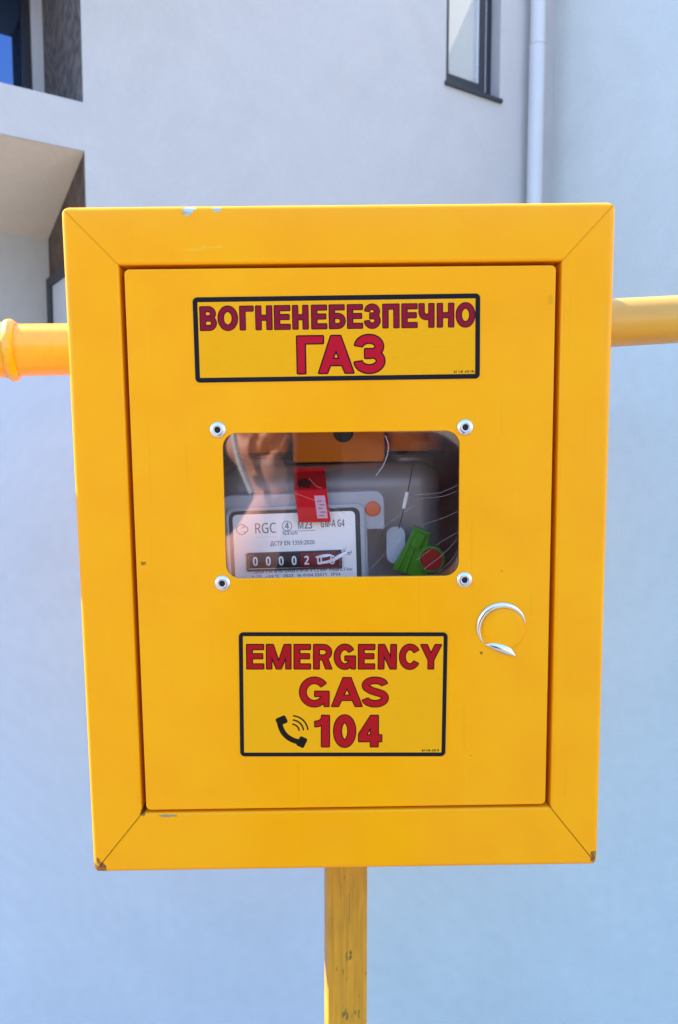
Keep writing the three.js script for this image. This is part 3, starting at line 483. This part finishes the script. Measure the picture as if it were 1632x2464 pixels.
// ------------------------------------------------------------------ inside the cabinet: meter, manifold, seals
const lightGrey = new THREE.MeshPhysicalMaterial({ color: lin(0.42, 0.41, 0.42), roughness: 0.35, clearcoat: 0.8, clearcoatRoughness: 0.08 });
const darkMetal = new THREE.MeshPhysicalMaterial({ color: lin(0.10, 0.08, 0.06), metalness: 0.6, roughness: 0.3 });
const darkGrey = new THREE.MeshStandardMaterial({ color: lin(0.05, 0.05, 0.055), roughness: 0.6 });
{
  const zB = -0.070, zH = -0.038;
  const anchor = V3(0, -0.155, -0.12);
  const [meter, madd] = cabThing('gas_meter', 'grey steel gas meter with a white printed label seen through the cabinet window', 'gas meter', anchor);
  meter.rotateZ(0.022);
  const b0 = P(528, 1122, zB), b1 = P(1078, 1122, zB);
  madd('body', (() => { const g = new RoundedBoxGeometry(b1.x - b0.x, 0.235, 0.115, 5, 0.022); g.translate((b0.x + b1.x) / 2, b0.y - 0.1175, zB - 0.0575); return g; })(), grey);
  { const s = rrect(b0.x - 0.004, b0.y - 0.239, b1.x + 0.004, b0.y + 0.004, 0.02); madd('seam_flange', plate(s, 0.004, zB - 0.058, 0.001), grey); }
  // counter housing with a step at its right
  const q = (x, y, z = zH) => { const p = P(x, y, z); return V2(p.x, p.y); };
  const A = q(540, 1182), B = q(937, 1182), C1 = q(937, 1276), C2 = q(896, 1276), E0 = q(896, 1500), r = 0.010;
  const hs = new THREE.Shape(); hs.moveTo(A.x, E0.y); hs.lineTo(E0.x, E0.y); hs.lineTo(E0.x, C1.y); hs.lineTo(B.x - 0.003, C1.y); hs.quadraticCurveTo(B.x, C1.y, B.x, C1.y + 0.003); hs.lineTo(B.x, B.y - r); hs.quadraticCurveTo(B.x, B.y, B.x - r, B.y); hs.lineTo(A.x + r, B.y); hs.quadraticCurveTo(A.x, B.y, A.x, B.y - r); hs.lineTo(A.x, E0.y);
  const housing = madd('counter_housing', plate(hs, 0.034, zH, 0.0018, 4), lightGrey);
  // raised rim, dark gasket and label
  const l0 = q(553, 1216), l1 = q(890, 1500), k0 = q(562, 1225), k1 = q(879, 1500), j0 = q(571, 1233), j1 = q(868, 1500);
  const ring = (a, b, c, d, ra, rb) => { const s = rrect(a.x, b.y, b.x, a.y, ra); s.holes.push(rrect(c.x, d.y + 0.004, d.x, c.y, rb, new THREE.Path())); return s; };
  madd('label_rim', plate(ring(l0, l1, k0, k1, 0.007, 0.006), 0.0035, zH + 0.0032, 0.001), lightGrey, housing);
  madd('gasket', plate(ring(k0, k1, j0, j1, 0.006, 0.004), 0.001, zH + 0.0011), darkGrey, housing);
  const lw = j1.x - j0.x, lh = j0.y - j1.y, cw = 1024, ch = Math.round(cw * lh / lw), cv = flat(cw, ch), x = cv.getContext('2d');
  x.fillStyle = '#fff3ea'; x.fillRect(0, 0, cw, ch);
  const U = (px) => (px - 571) / 297 * cw, T = (py) => (py - 1233) / 267 * ch;
  const txt = (s, px0, px1, cap, base, col = '#7a7680', bold = true) => { x.font = `${bold ? 'bold ' : ''}100px sans-serif`; const w = x.measureText(s).width; x.save(); x.translate(U(px0), T(base)); x.scale((U(px1) - U(px0)) / w, (T(base) - T(cap)) / 71); x.fillStyle = col; x.fillText(s, 0, 0); x.restore(); };
  x.strokeStyle = '#55555c'; x.lineWidth = 7; x.beginPath(); x.arc(U(592), T(1268), 42, 0.6, 5.6); x.stroke(); x.beginPath(); x.arc(U(600), T(1268), 24, 3.4, 8.6); x.stroke();
  txt('RGC', 622, 676, 1255, 1278, '#4b4b52', false); txt('________', 624, 676, 1284, 1287, '#77777c'); 
  x.lineWidth = 5; x.beginPath(); x.arc(U(702), T(1263), 40, 0, 6.3); x.stroke(); txt('4', 697, 707, 1255, 1270);
  txt('M23', 727, 764, 1253, 1271, '#7a7680'); txt('GM-A G4', 783, 842, 1252, 1269, '#7a7680'); txt('16.8 m/h', 690, 727, 1277, 1284, '#66666c'); x.fillStyle = '#77777c'; x.fillRect(U(690), T(1275), U(770) - U(690), 4);
  txt('ДСТУ EN 1359:2020', 660, 768, 1298, 1308, '#7a7680');
  txt('m³', 846, 858, 1326, 1336, '#55555c'); x.fillStyle = '#202024'; x.beginPath(); x.moveTo(U(834), T(1331)); x.lineTo(U(842), T(1326)); x.lineTo(U(842), T(1336)); x.fill();
  txt('Qmin 0,04 m³/h  Qmax 6 m³/h  V 1,2 dm³  Pmax 0,5 bar', 618, 858, 1366, 1373, '#7a7680'); txt('t -25...+55 °C   2023   № 0104 23571   IP54', 612, 828, 1377, 1384, '#7a7680');
  txt('1 imp = 0,01 m³   UA.TR.113', 718, 858, 1388, 1398, '#7a7680'); x.fillStyle = '#33333a'; for (let i = 0; i < 46; i++) if (rnd() < 0.6) x.fillRect(U(620 + i * 4.6), T(1402), 6 + rnd() * 8, 40);
  const lab = planarUV(plate(rrect(j0.x, j1.y, j1.x, j0.y, 0.004), 0.0008, zH + 0.0009), j0.x, j1.y, lw, lh);
  const label = madd('label_plate', lab, new THREE.MeshPhysicalMaterial({ map: canvasTex(cv), roughness: 0.45 }), housing);
  // counter: recess frame and seven digit drums
  const dcv = flat(512, 64), dx = dcv.getContext('2d'); ['0', '0', '0', '0', '2', '0', '5'].forEach((d, i) => { dx.fillStyle = i < 4 ? '#2b211f' : '#7d141d'; dx.fillRect(i * 73, 0, 73, 64); dx.fillStyle = '#efeef0'; dx.font = 'bold 54px sans-serif'; dx.fillText(d, i * 73 + 20, 52); });
  const dm = new THREE.MeshPhysicalMaterial({ map: canvasTex(dcv), roughness: 0.4 });
  [625, 656, 687, 718, 748, 779, 810].forEach((cx, i) => { const c = P(cx, 1345, zH), w = 0.0058, h = 0.0062; const g = new THREE.PlaneGeometry(2 * w * 0.98, 2 * h, 1, 8); const p = g.attributes.position, uv = g.attributes.uv;
    for (let k = 0; k < p.count; k++) { const yy = p.getY(k) / h; p.setZ(k, 0.0012 * Math.cos(yy * 1.2)); uv.setX(k, (i * 73 + uv.getX(k) * 73) / 512); } g.computeVertexNormals(); g.translate(c.x, c.y, zH + 0.0012); madd('digit_drum', g, dm, housing); });
  { const a = P(607, 1329, zH), b = P(828, 1362, zH), s = rrect(a.x - 0.0015, b.y - 0.0015, b.x + 0.0015, a.y + 0.0015, 0.001); s.holes.push(rrect(a.x, b.y, b.x, a.y, 0.0006, new THREE.Path())); madd('counter_frame', plate(s, 0.0016, zH + 0.0027, 0.0004), darkGrey, housing); }
  // orange button
  { const c = P(909, 1226, zH), g = new THREE.LatheGeometry([V2(0, 0.0022), V2(0.004, 0.0019), V2(0.0062, 0.0009), V2(0.0066, 0)], 28); g.rotateX(Math.PI / 2); g.translate(c.x, c.y, zH); madd('plug', g, new THREE.MeshPhysicalMaterial({ color: lin(0.62, 0.12, 0.03), roughness: 0.4 })).userData.label = 'orange round plug'; }

  // manifold over the meter
  const zm = -0.098;
  const [man, nadd] = cabThing('pipe_manifold', 'yellow painted pipe bracket and union nuts above the gas meter', 'pipe manifold', P(800, 1060, zm));
  const lat = (pts, px, yTop, r) => { const g = new THREE.LatheGeometry(pts, 32); const c = P(px, 1100, zm - 0.02); g.translate(c.x, yTop, zm - 0.02); return g; };
  const yN = P(985, 1090, zm).y;
  for (const px of [630, 988]) {
    const nut = new THREE.CylinderGeometry(0.031, 0.031, 0.034, 8); { const c = P(px, 1090, zm - 0.02); nut.translate(c.x, yN + 0.019, zm - 0.025); } const nm = nadd('union_nut', nut, innerYellow);
    nadd('washer', lat([V2(0.016, 0), V2(0.033, 0), V2(0.034, 0.0012), V2(0.033, 0.0035), V2(0.016, 0.0035)], px, yN - 0.0035), darkMetal, nm);
    nadd('meter_spigot', lat([V2(0.015, -0.02), V2(0.022, -0.016), V2(0.022, -0.004)], px, yN), grey, nm);
    nadd('riser', lat([V2(0.017, 0.034), V2(0.017, 0.16)], px, yN), innerYellow, nm);
  }
  { const a = P(706, 1112, zm), b = P(925, 1112, zm), s = new THREE.Shape(); s.moveTo(a.x, a.y + 0.004); s.quadraticCurveTo(a.x, a.y, a.x + 0.004, a.y); s.lineTo(b.x - 0.004, a.y); s.quadraticCurveTo(b.x, a.y, b.x, a.y + 0.004); s.lineTo(b.x, a.y + 0.10); s.lineTo(a.x, a.y + 0.10); s.lineTo(a.x, a.y + 0.004);
    nadd('bracket', plate(s, 0.012, zm + 0.01, 0.002, 3), innerYellow);
    const c = P(826, 1040, zm), g = new THREE.LatheGeometry([V2(0, 0.004), V2(0.007, 0.004), V2(0.009, 0.002), V2(0.009, 0)], 24); g.rotateX(Math.PI / 2); g.translate(c.x, c.y, zm + 0.01); nadd('bolt', g, M.black); }

  // red seal tape folded over the meter
  { const zt = -0.031, cv2 = flat(128, 256), y = cv2.getContext('2d'); y.fillStyle = '#cf0c18'; y.fillRect(0, 0, 128, 256); for (let i = 0; i < 60; i++) { y.fillStyle = 'rgba(120,5,15,0.25)'; y.fillRect(rnd() * 128, rnd() * 256, 30 * rnd(), 6 * rnd()); }
    y.fillStyle = '#571018'; blot(y, 38, 70, 26, 22, '#4a1218', 30, 0.8); y.fillStyle = '#d8a2ae'; y.fillRect(76, 126, 42, 112); y.fillStyle = '#a86a7c'; for (let i = 0; i < 5; i++) y.fillRect(84 + (i % 2) * 8, 150 + i * 18, 20, 6);
    const t0 = P(709, 1128, zt), t1 = P(789, 1256, zt), [, radd] = cabThing('seal_tape', 'red seal tape with a pale printed square stuck over the meter top', 'seal', V3((t0.x + t1.x) / 2, t1.y, zt));
    const g = new THREE.PlaneGeometry(t1.x - t0.x, t0.y - t1.y - 0.001, 2, 24); { const p = g.attributes.position; for (let i = 0; i < p.count; i++) { const yy = p.getY(i); p.setZ(i, -0.036 * Math.min(1, Math.max(0, (yy - 0.0055) / 0.012))); p.setX(i, p.getX(i) * (1 + 0.8 * Math.max(0, yy)) - yy * 0.12); } g.computeVertexNormals(); }
    g.translate((t0.x + t1.x) / 2, (t0.y + t1.y) / 2 - 0.0005, zt); radd('tape', g, new THREE.MeshPhysicalMaterial({ map: canvasTex(cv2), roughness: 0.5, specularIntensity: 0.3, side: THREE.DoubleSide })); }

  // sealing wire with a bright crimp, three-hole plate, green plastic seal
  { const zw = -0.050, a = P(995, 1112, -0.066), b = P(978, 1200, zw), c = P(960, 1272, zw);
    const [, wadd] = cabThing('sealing_wire', 'thin sealing wire with a bright crimp hanging at the right of the meter', 'wire', b);
    wadd('wire', tube([a, b, c], 0.0005, 20, 6), darkGrey); const p0 = P(979, 1187, zw), p1 = P(972, 1220, zw), d = p1.clone().sub(p0), g = new THREE.CapsuleGeometry(0.0018, d.length(), 4, 12); g.applyQuaternion(new THREE.Quaternion().setFromUnitVectors(V3(0, 1, 0), d.clone().normalize())); g.translate((p0.x + p1.x) / 2, (p0.y + p1.y) / 2, zw + 0.0015); wadd('crimp', g, new THREE.MeshPhysicalMaterial({ color: lin(0.85, 0.82, 0.76), roughness: 0.25 }));
    const s0 = P(930, 1268, zw), s1 = P(976, 1356, zw), s = rrect(s0.x, s1.y, s1.x, s0.y, 0.007); for (const py of [1286, 1312, 1341]) { const h = P(952, py, zw), q2 = new THREE.Path(); q2.absarc(h.x, h.y, 0.0024, 0, 6.283, true); s.holes.push(q2); }
    const [, sadd] = cabThing('seal_plate', 'small grey plate with three holes beside the green seal', 'seal plate', V3((s0.x + s1.x) / 2, s1.y, zw)); sadd('plate', plate(s, 0.003, zw, 0.0006), new THREE.MeshPhysicalMaterial({ color: lin(0.46, 0.47, 0.5), roughness: 0.45 }));
    const zg = -0.040, gq = (x, y) => { const p = P(x, y, zg); return V2(p.x, p.y); }, g0 = gq(998, 1352);
    const gm = new THREE.MeshPhysicalMaterial({ color: lin(0.07, 0.28, 0.006), roughness: 0.3, transmission: 0.25, thickness: 0.004, ior: 1.45, specularIntensity: 0.5 });
    const [, gadd] = cabThing('rotor_seal', 'translucent green plastic seal with a red wheel hanging by the meter', 'seal', V3(g0.x, g0.y, zg));
    const bs = new THREE.Shape(); [[999, 1266], [1037, 1283], [1033, 1312], [1066, 1338], [1056, 1372], [1010, 1392], [946, 1372], [950, 1358], [978, 1312]].forEach(([x2, y2], i) => { const p = gq(x2, y2); i ? bs.lineTo(p.x, p.y) : bs.moveTo(p.x, p.y); }); bs.closePath();
    gadd('housing', plate(bs, 0.006, zg, 0.0012, 3), gm);
    for (const [ax, ay, bx, by] of [[984, 1312, 958, 1368], [1000, 1306, 976, 1376], [1030, 1288, 1022, 1330]]) { const a = gq(ax, ay), b = gq(bx, by), d = Math.hypot(b.x - a.x, b.y - a.y), g = new THREE.CapsuleGeometry(0.0011, d, 4, 8); g.rotateZ(Math.atan2(b.y - a.y, b.x - a.x) - Math.PI / 2); g.translate((a.x + b.x) / 2, (a.y + b.y) / 2, zg + 0.0002); gadd('rib', g, gm); }
    const ring2 = gq(1038, 1346), tg = new THREE.TorusGeometry(0.0103, 0.0014, 10, 36); tg.translate(ring2.x, ring2.y, zg + 0.001); gadd('collar', tg, gm);
    const rw = new THREE.CylinderGeometry(0.0092, 0.0092, 0.004, 28); rw.rotateX(Math.PI / 2); rw.translate(ring2.x, ring2.y, zg + 0.001); gadd('wheel', rw, new THREE.MeshPhysicalMaterial({ color: lin(0.34, 0.008, 0.004), roughness: 0.6, specularIntensity: 0.3 }));
    const kb = gq(1006, 1300), bar = box(-0.004, -0.007, 0, 0.004, 0.007, 0.004, 0.001); bar.rotateZ(-0.45); bar.translate(kb.x, kb.y, zg - 0.001); gadd('lug', bar, gm);
  }
  // curled white film strips over the counter
  { const zs = -0.026, strip = (pts, w) => { const c = new THREE.CatmullRomCurve3(pts.map(([a, b, dz2]) => P(a, b, zs + dz2))), n = 30, pos = [], idx = []; for (let i = 0; i <= n; i++) { const k = i / n, p = c.getPoint(k), tn = c.getTangent(k), nn = V3(-tn.y, tn.x, 0.25 * Math.sin(k * 5)).normalize(), ww = w * Math.pow(Math.sin(Math.PI * (0.06 + 0.9 * k)), 0.6); for (const s of [-0.5, 0.5]) for (const z2 of [0, -0.0003]) pos.push(p.x + nn.x * ww * s, p.y + nn.y * ww * s, p.z + nn.z * ww * s + z2); }
      for (let i = 0; i < n; i++) { const a = i * 4; idx.push(a, a + 4, a + 2, a + 2, a + 4, a + 6, a + 1, a + 3, a + 5, a + 3, a + 7, a + 5); } const g = new THREE.BufferGeometry(); g.setAttribute('position', new THREE.Float32BufferAttribute(pos, 3)); g.setIndex(idx); g.computeVertexNormals(); return g; };
    const [, tadd] = cabThing('film_strip', 'curled torn white film strips lying across the meter counter', 'film strip', P(800, 1340, zs)); const fm = new THREE.MeshPhysicalMaterial({ color: lin(0.82, 0.8, 0.82), roughness: 0.4, side: THREE.DoubleSide });
    tadd('strip', strip([[764, 1356, 0], [795, 1350, 0.003], [818, 1338, 0.005], [838, 1326, 0.003]], 0.0030), fm); tadd('strip', strip([[822, 1328, 0], [829, 1322, 0.002], [834, 1316, 0.003]], 0.0032), fm); tadd('strip', strip([[760, 1341, 0], [778, 1338, 0.002], [798, 1335, 0.002]], 0.0026), fm); }
}

// ------------------------------------------------------------------ what the cabinet mirrors: the photographer, and the sunlit house across the yard
function fieldMesh(bones, N, k0) {                      // tapered capsules joined by a smooth minimum, meshed; bones: [a, b, ra, rb, own k]
  const bb = new THREE.Box3(); for (const [a, b, r, s] of bones) { bb.expandByPoint(a.clone().addScalar(r)); bb.expandByPoint(a.clone().addScalar(-r)); bb.expandByPoint(b.clone().addScalar(s)); bb.expandByPoint(b.clone().addScalar(-s)); }
  const cen = bb.getCenter(V3()), size = bb.getSize(V3()), half = Math.max(size.x, size.y, size.z) / 2 * 1.12 + 0.02;
  const mc = new MarchingCubes(N, new THREE.MeshStandardMaterial(), false, false, 200000); mc.isolation = 0;
  const p = V3(), ab = V3(), ap = V3();
  for (let z = 0; z < N; z++) for (let y = 0; y < N; y++) for (let x = 0; x < N; x++) {
    p.set((x - N / 2) / (N / 2) * half, (y - N / 2) / (N / 2) * half, (z - N / 2) / (N / 2) * half).add(cen);
    let d = 1; for (const [a, b, r, s, own] of bones) { ab.subVectors(b, a); ap.subVectors(p, a); const q = Math.max(0, Math.min(1, ap.dot(ab) / ab.lengthSq())), e = ap.addScaledVector(ab, -q).length() - (r + (s - r) * q), k = own || k0, h = Math.max(k - Math.abs(d - e), 0) / k; d = Math.min(d, e) - h * h * k * 0.25; }
    mc.field[z * N * N + y * N + x] = -d;
  }
  mc.update();
  const n = mc.count, po = new Float32Array(n * 3), no = new Float32Array(n * 3);
  for (let i = 0; i < n * 3; i++) { po[i] = mc.positionArray[i] * half + cen.getComponent(i % 3); no[i] = mc.normalArray[i]; }
  const g = new THREE.BufferGeometry(); g.setAttribute('position', new THREE.BufferAttribute(po, 3)); g.setAttribute('normal', new THREE.BufferAttribute(no, 3)); return g;
}
{
  const mir = (px, py, z) => { const p = P(px, py, -z - 0.0088); return V3(p.x, p.y, z).applyMatrix4(CM); };     // a point that the pane mirrors at (px, py)
  const J = { elbow: [mir(548, 1470, 0.70), 0.052], fore: [mir(604, 1335, 0.65), 0.044], wrist: [mir(656, 1195, 0.60), 0.024], heel: [mir(645, 1140, 0.605), 0.025], palm: [mir(608, 1088, 0.61), 0.027], palm2: [mir(585, 1075, 0.615), 0.023] };
  const arm = [['elbow', 'fore'], ['fore', 'wrist'], ['wrist', 'heel'], ['heel', 'palm'], ['heel', 'palm2'], ['palm', 'palm2']].map(([a, b]) => [J[a][0], J[b][0], J[a][1], J[b][1]]);
  const chain = (list, pts, r0, r1) => { for (let i = 0; i < pts.length - 1; i++) list.push([pts[i], pts[i + 1], r0 + (r1 - r0) * i / (pts.length - 1), r0 + (r1 - r0) * (i + 1) / (pts.length - 1), 0.004]); };
  const m3 = (l) => l.map(([a, b, z]) => mir(a, b, z));
  chain(arm, m3([[642, 1140, 0.60], [668, 1088, 0.585], [690, 1050, 0.58], [705, 1018, 0.58]]), 0.0115, 0.0085);      // thumb
  chain(arm, m3([[622, 1096, 0.60], [640, 1050, 0.575], [664, 1022, 0.572], [696, 1004, 0.575]]), 0.0095, 0.0078);    // index
  chain(arm, m3([[604, 1080, 0.605], [616, 1036, 0.58], [644, 1004, 0.575], [682, 986, 0.578]]), 0.0095, 0.0078);     // middle
  chain(arm, m3([[588, 1070, 0.61], [598, 1022, 0.585], [626, 988, 0.578], [664, 968, 0.58]]), 0.009, 0.0074);        // ring
  chain(arm, m3([[574, 1064, 0.615], [582, 1018, 0.59], [604, 984, 0.582], [634, 962, 0.582]]), 0.008, 0.0066);       // little
  // body: facing the cabinet, standing behind the telephone
  const X = 0.0, Z = 0.42, v = (x, y, z) => V3(X + x, y, Z + z), el = J.elbow[0];
  const legs = []; for (const s of [-1, 1]) legs.push([v(s * 0.09, 0.90, 0), v(s * 0.11, 0.50, -0.01), 0.085, 0.06], [v(s * 0.11, 0.50, -0.01), v(s * 0.12, 0.10, 0.03), 0.058, 0.04]);
  const feet = []; for (const s of [-1, 1]) feet.push([v(s * 0.12, 0.05, 0.05), v(s * 0.14, 0.035, -0.13), 0.045, 0.034]);
  const torso = [[v(-0.07, 0.94, 0), v(0.07, 0.94, 0), 0.11, 0.11], [v(-0.06, 1.10, 0), v(0.06, 1.10, 0), 0.10, 0.10], [v(-0.09, 1.27, 0), v(0.09, 1.27, 0), 0.105, 0.105], [v(0, 0.95, 0), v(0, 1.30, 0), 0.11, 0.11], [v(-0.15, 1.385, 0), v(0.15, 1.385, 0), 0.06, 0.06]];
  const shL = v(-0.19, 1.37, -0.01), shR = v(0.19, 1.37, -0.01), elR = v(0.25, 1.10, 0.03), wrR = v(0.25, 0.87, -0.05);
  const head = [[v(0, 1.40, 0), v(0, 1.50, -0.02), 0.055, 0.05], [v(0, 1.60, -0.02), v(0, 1.66, 0.0), 0.075, 0.088], [v(0, 1.55, -0.05), v(0, 1.60, -0.06), 0.045, 0.055], [v(0, 1.605, -0.108), v(0, 1.575, -0.128), 0.010, 0.014, 0.012], [v(-0.082, 1.60, 0), v(-0.084, 1.57, 0.0), 0.012, 0.01, 0.01], [v(0.082, 1.60, 0), v(0.084, 1.57, 0.0), 0.012, 0.01, 0.01], [v(-0.018, 1.535, -0.098), v(0.018, 1.535, -0.098), 0.007, 0.007, 0.006]];
  const upper = [[shL, el, 0.052, 0.046], [shR, elR, 0.052, 0.042], [elR, wrR, 0.042, 0.027]];
  const hand = [[wrR, v(0.25, 0.80, -0.07), 0.026, 0.03]];
  [[-0.03, 0.80, 0.09], [-0.012, 0.785, 0.10], [0.006, 0.79, 0.095], [0.022, 0.80, 0.075]].forEach(([dz2, y, l], i) => chain(hand, [v(0.25, 0.80, -0.07 + dz2), v(0.252, y - l * 0.45, -0.075 + dz2), v(0.245, y - l * 0.8, -0.085 + dz2), v(0.235, y - l, -0.09 + dz2)], 0.0095 - i * 0.0004, 0.0075));
  chain(hand, [v(0.24, 0.84, -0.085), v(0.228, 0.79, -0.125), v(0.222, 0.75, -0.135)], 0.012, 0.0085);
  const person = thing('person', 'person in dark clothes mirrored in the cabinet window, holding up a telephone', 'person', v(0, 0, 0)), o = person.position.clone();
  const skin = new THREE.MeshPhysicalMaterial({ color: lin(0.68, 0.33, 0.23), roughness: 0.5 });
  const put = (n, g, m) => { g.translate(-o.x, -o.y, -o.z); return part(n, g, m, person); };
  put('body', mergeGeometries([fieldMesh(arm, 110, 0.014), fieldMesh([...torso, ...legs, ...head, ...upper], 96, 0.05), fieldMesh(hand, 64, 0.012)]), skin);
  const grow = (l, e) => l.map(([a, b, r, s]) => [a, b, r + e, s + e]);
  put('shirt', fieldMesh([...torso.map(([a, b, r, q]) => [a.clone().setX(X + (a.x - X) * 1.35), b.clone().setX(X + (b.x - X) * 1.35), r + 0.03, q + 0.03]), [v(0, 1.40, 0), v(0, 1.50, -0.01), 0.085, 0.072], [shL, shL.clone().lerp(el, 0.5), 0.068, 0.064], [shR, shR.clone().lerp(elR, 0.5), 0.068, 0.064]], 72, 0.05), new THREE.MeshStandardMaterial({ color: lin(0.028, 0.026, 0.030), roughness: 0.95 }));
  put('trousers', fieldMesh([[v(-0.07, 0.93, 0), v(0.07, 0.93, 0), 0.121, 0.121], ...grow(legs, 0.018)], 72, 0.04), new THREE.MeshStandardMaterial({ color: lin(0.03, 0.035, 0.055), roughness: 0.95 }));
  put('hair', fieldMesh([[v(0, 1.66, 0.012), v(0, 1.69, 0.02), 0.098, 0.088], [v(0, 1.60, 0.04), v(0, 1.50, 0.05), 0.075, 0.05]], 40, 0.03), new THREE.MeshStandardMaterial({ color: lin(0.03, 0.02, 0.014), roughness: 0.8 }));
  for (const s of [-1, 1]) { const e = new THREE.SphereGeometry(0.0125, 16, 12); e.translate(X + s * 0.031, 1.612, Z - 0.112); put('eye', e, M.pvc); }
  put('shoes', fieldMesh(feet, 48, 0.02), M.black);
  const ph = thing('telephone', 'dark telephone held in the mirrored hand', 'telephone', EYE.clone().add(V3(0, -0.12, 0.012)), CQ);
  part('case', (() => { const b = new RoundedBoxGeometry(0.074, 0.155, 0.009, 3, 0.004); b.translate(-0.02, 0.065, 0.003); return b; })(), M.black, ph);
  const st = thing('wrist_strap', 'pale strap with a bright buckle hanging beside the mirrored hand', 'strap', mir(582, 1128, 0.57)), so = st.position.clone();
  part('strap', new THREE.TubeGeometry(new THREE.CatmullRomCurve3([mir(560, 1020, 0.57), mir(566, 1072, 0.565), mir(582, 1128, 0.56), mir(606, 1186, 0.56)].map((q) => q.sub(so))), 30, 0.0042, 8), new THREE.MeshStandardMaterial({ color: lin(0.75, 0.73, 0.78), roughness: 0.8 }), st);
  part('buckle', new THREE.SphereGeometry(0.0062, 20, 12), M.chrome, st);
}
{
  const op = thing('house', 'sunlit beige house across the yard, mirrored in the paint and glass', 'house', V3(0, 0, 26));
  const wall = new THREE.MeshStandardMaterial({ color: lin(0.50, 0.41, 0.35), map: rep(white, 0.5), roughness: 0.95 }), roofM = new THREE.MeshStandardMaterial({ color: lin(0.16, 0.07, 0.05), roughness: 0.9 });
  const s = new THREE.Shape(); s.moveTo(-12, 0); s.lineTo(12, 0); s.lineTo(12, 6); s.lineTo(-12, 6); s.lineTo(-12, 0);
  const wins = []; for (let i = 0; i < 6; i++) for (const y of [1, 3.9]) { const x0 = -10.6 + i * 3.8; wins.push([x0, y]); const h = new THREE.Path(); h.moveTo(x0, y); h.lineTo(x0, y + 1.4); h.lineTo(x0 + 1.5, y + 1.4); h.lineTo(x0 + 1.5, y); h.lineTo(x0, y); s.holes.push(h); }
  const g = new THREE.ExtrudeGeometry(s, { depth: 0.3, bevelEnabled: false }); part('wall', g, wall, op);
  part('wall', box(-12, 0, 0.302, 12, 6, 8), wall, op);
  { const r = new THREE.Shape(); r.moveTo(-0.6, 5.9); r.lineTo(4, 8.6); r.lineTo(8.6, 5.9); r.lineTo(8.6, 6.1); r.lineTo(4, 8.8); r.lineTo(-0.6, 6.1); const rg = new THREE.ExtrudeGeometry(r, { depth: 25, bevelEnabled: false }); rg.rotateY(-Math.PI / 2); rg.translate(12.5, 0.05, 0); part('roof', rg, roofM, op); }
  for (const [x0, y] of wins) { const w = new THREE.Group(); w.name = 'window'; op.add(w); part('frame', mergeGeometries([box(x0, y, 0.1, x0 + 0.07, y + 1.4, 0.16), box(x0 + 1.43, y, 0.1, x0 + 1.5, y + 1.4, 0.16), box(x0 + 0.07, y, 0.1, x0 + 1.43, y + 0.07, 0.16), box(x0 + 0.07, y + 1.33, 0.1, x0 + 1.43, y + 1.4, 0.16)]), M.pvc, w); part('pane', box(x0 + 0.07, y + 0.07, 0.12, x0 + 1.43, y + 1.33, 0.14), M.anthracite, w); }
}

renderer.render(scene, camera);
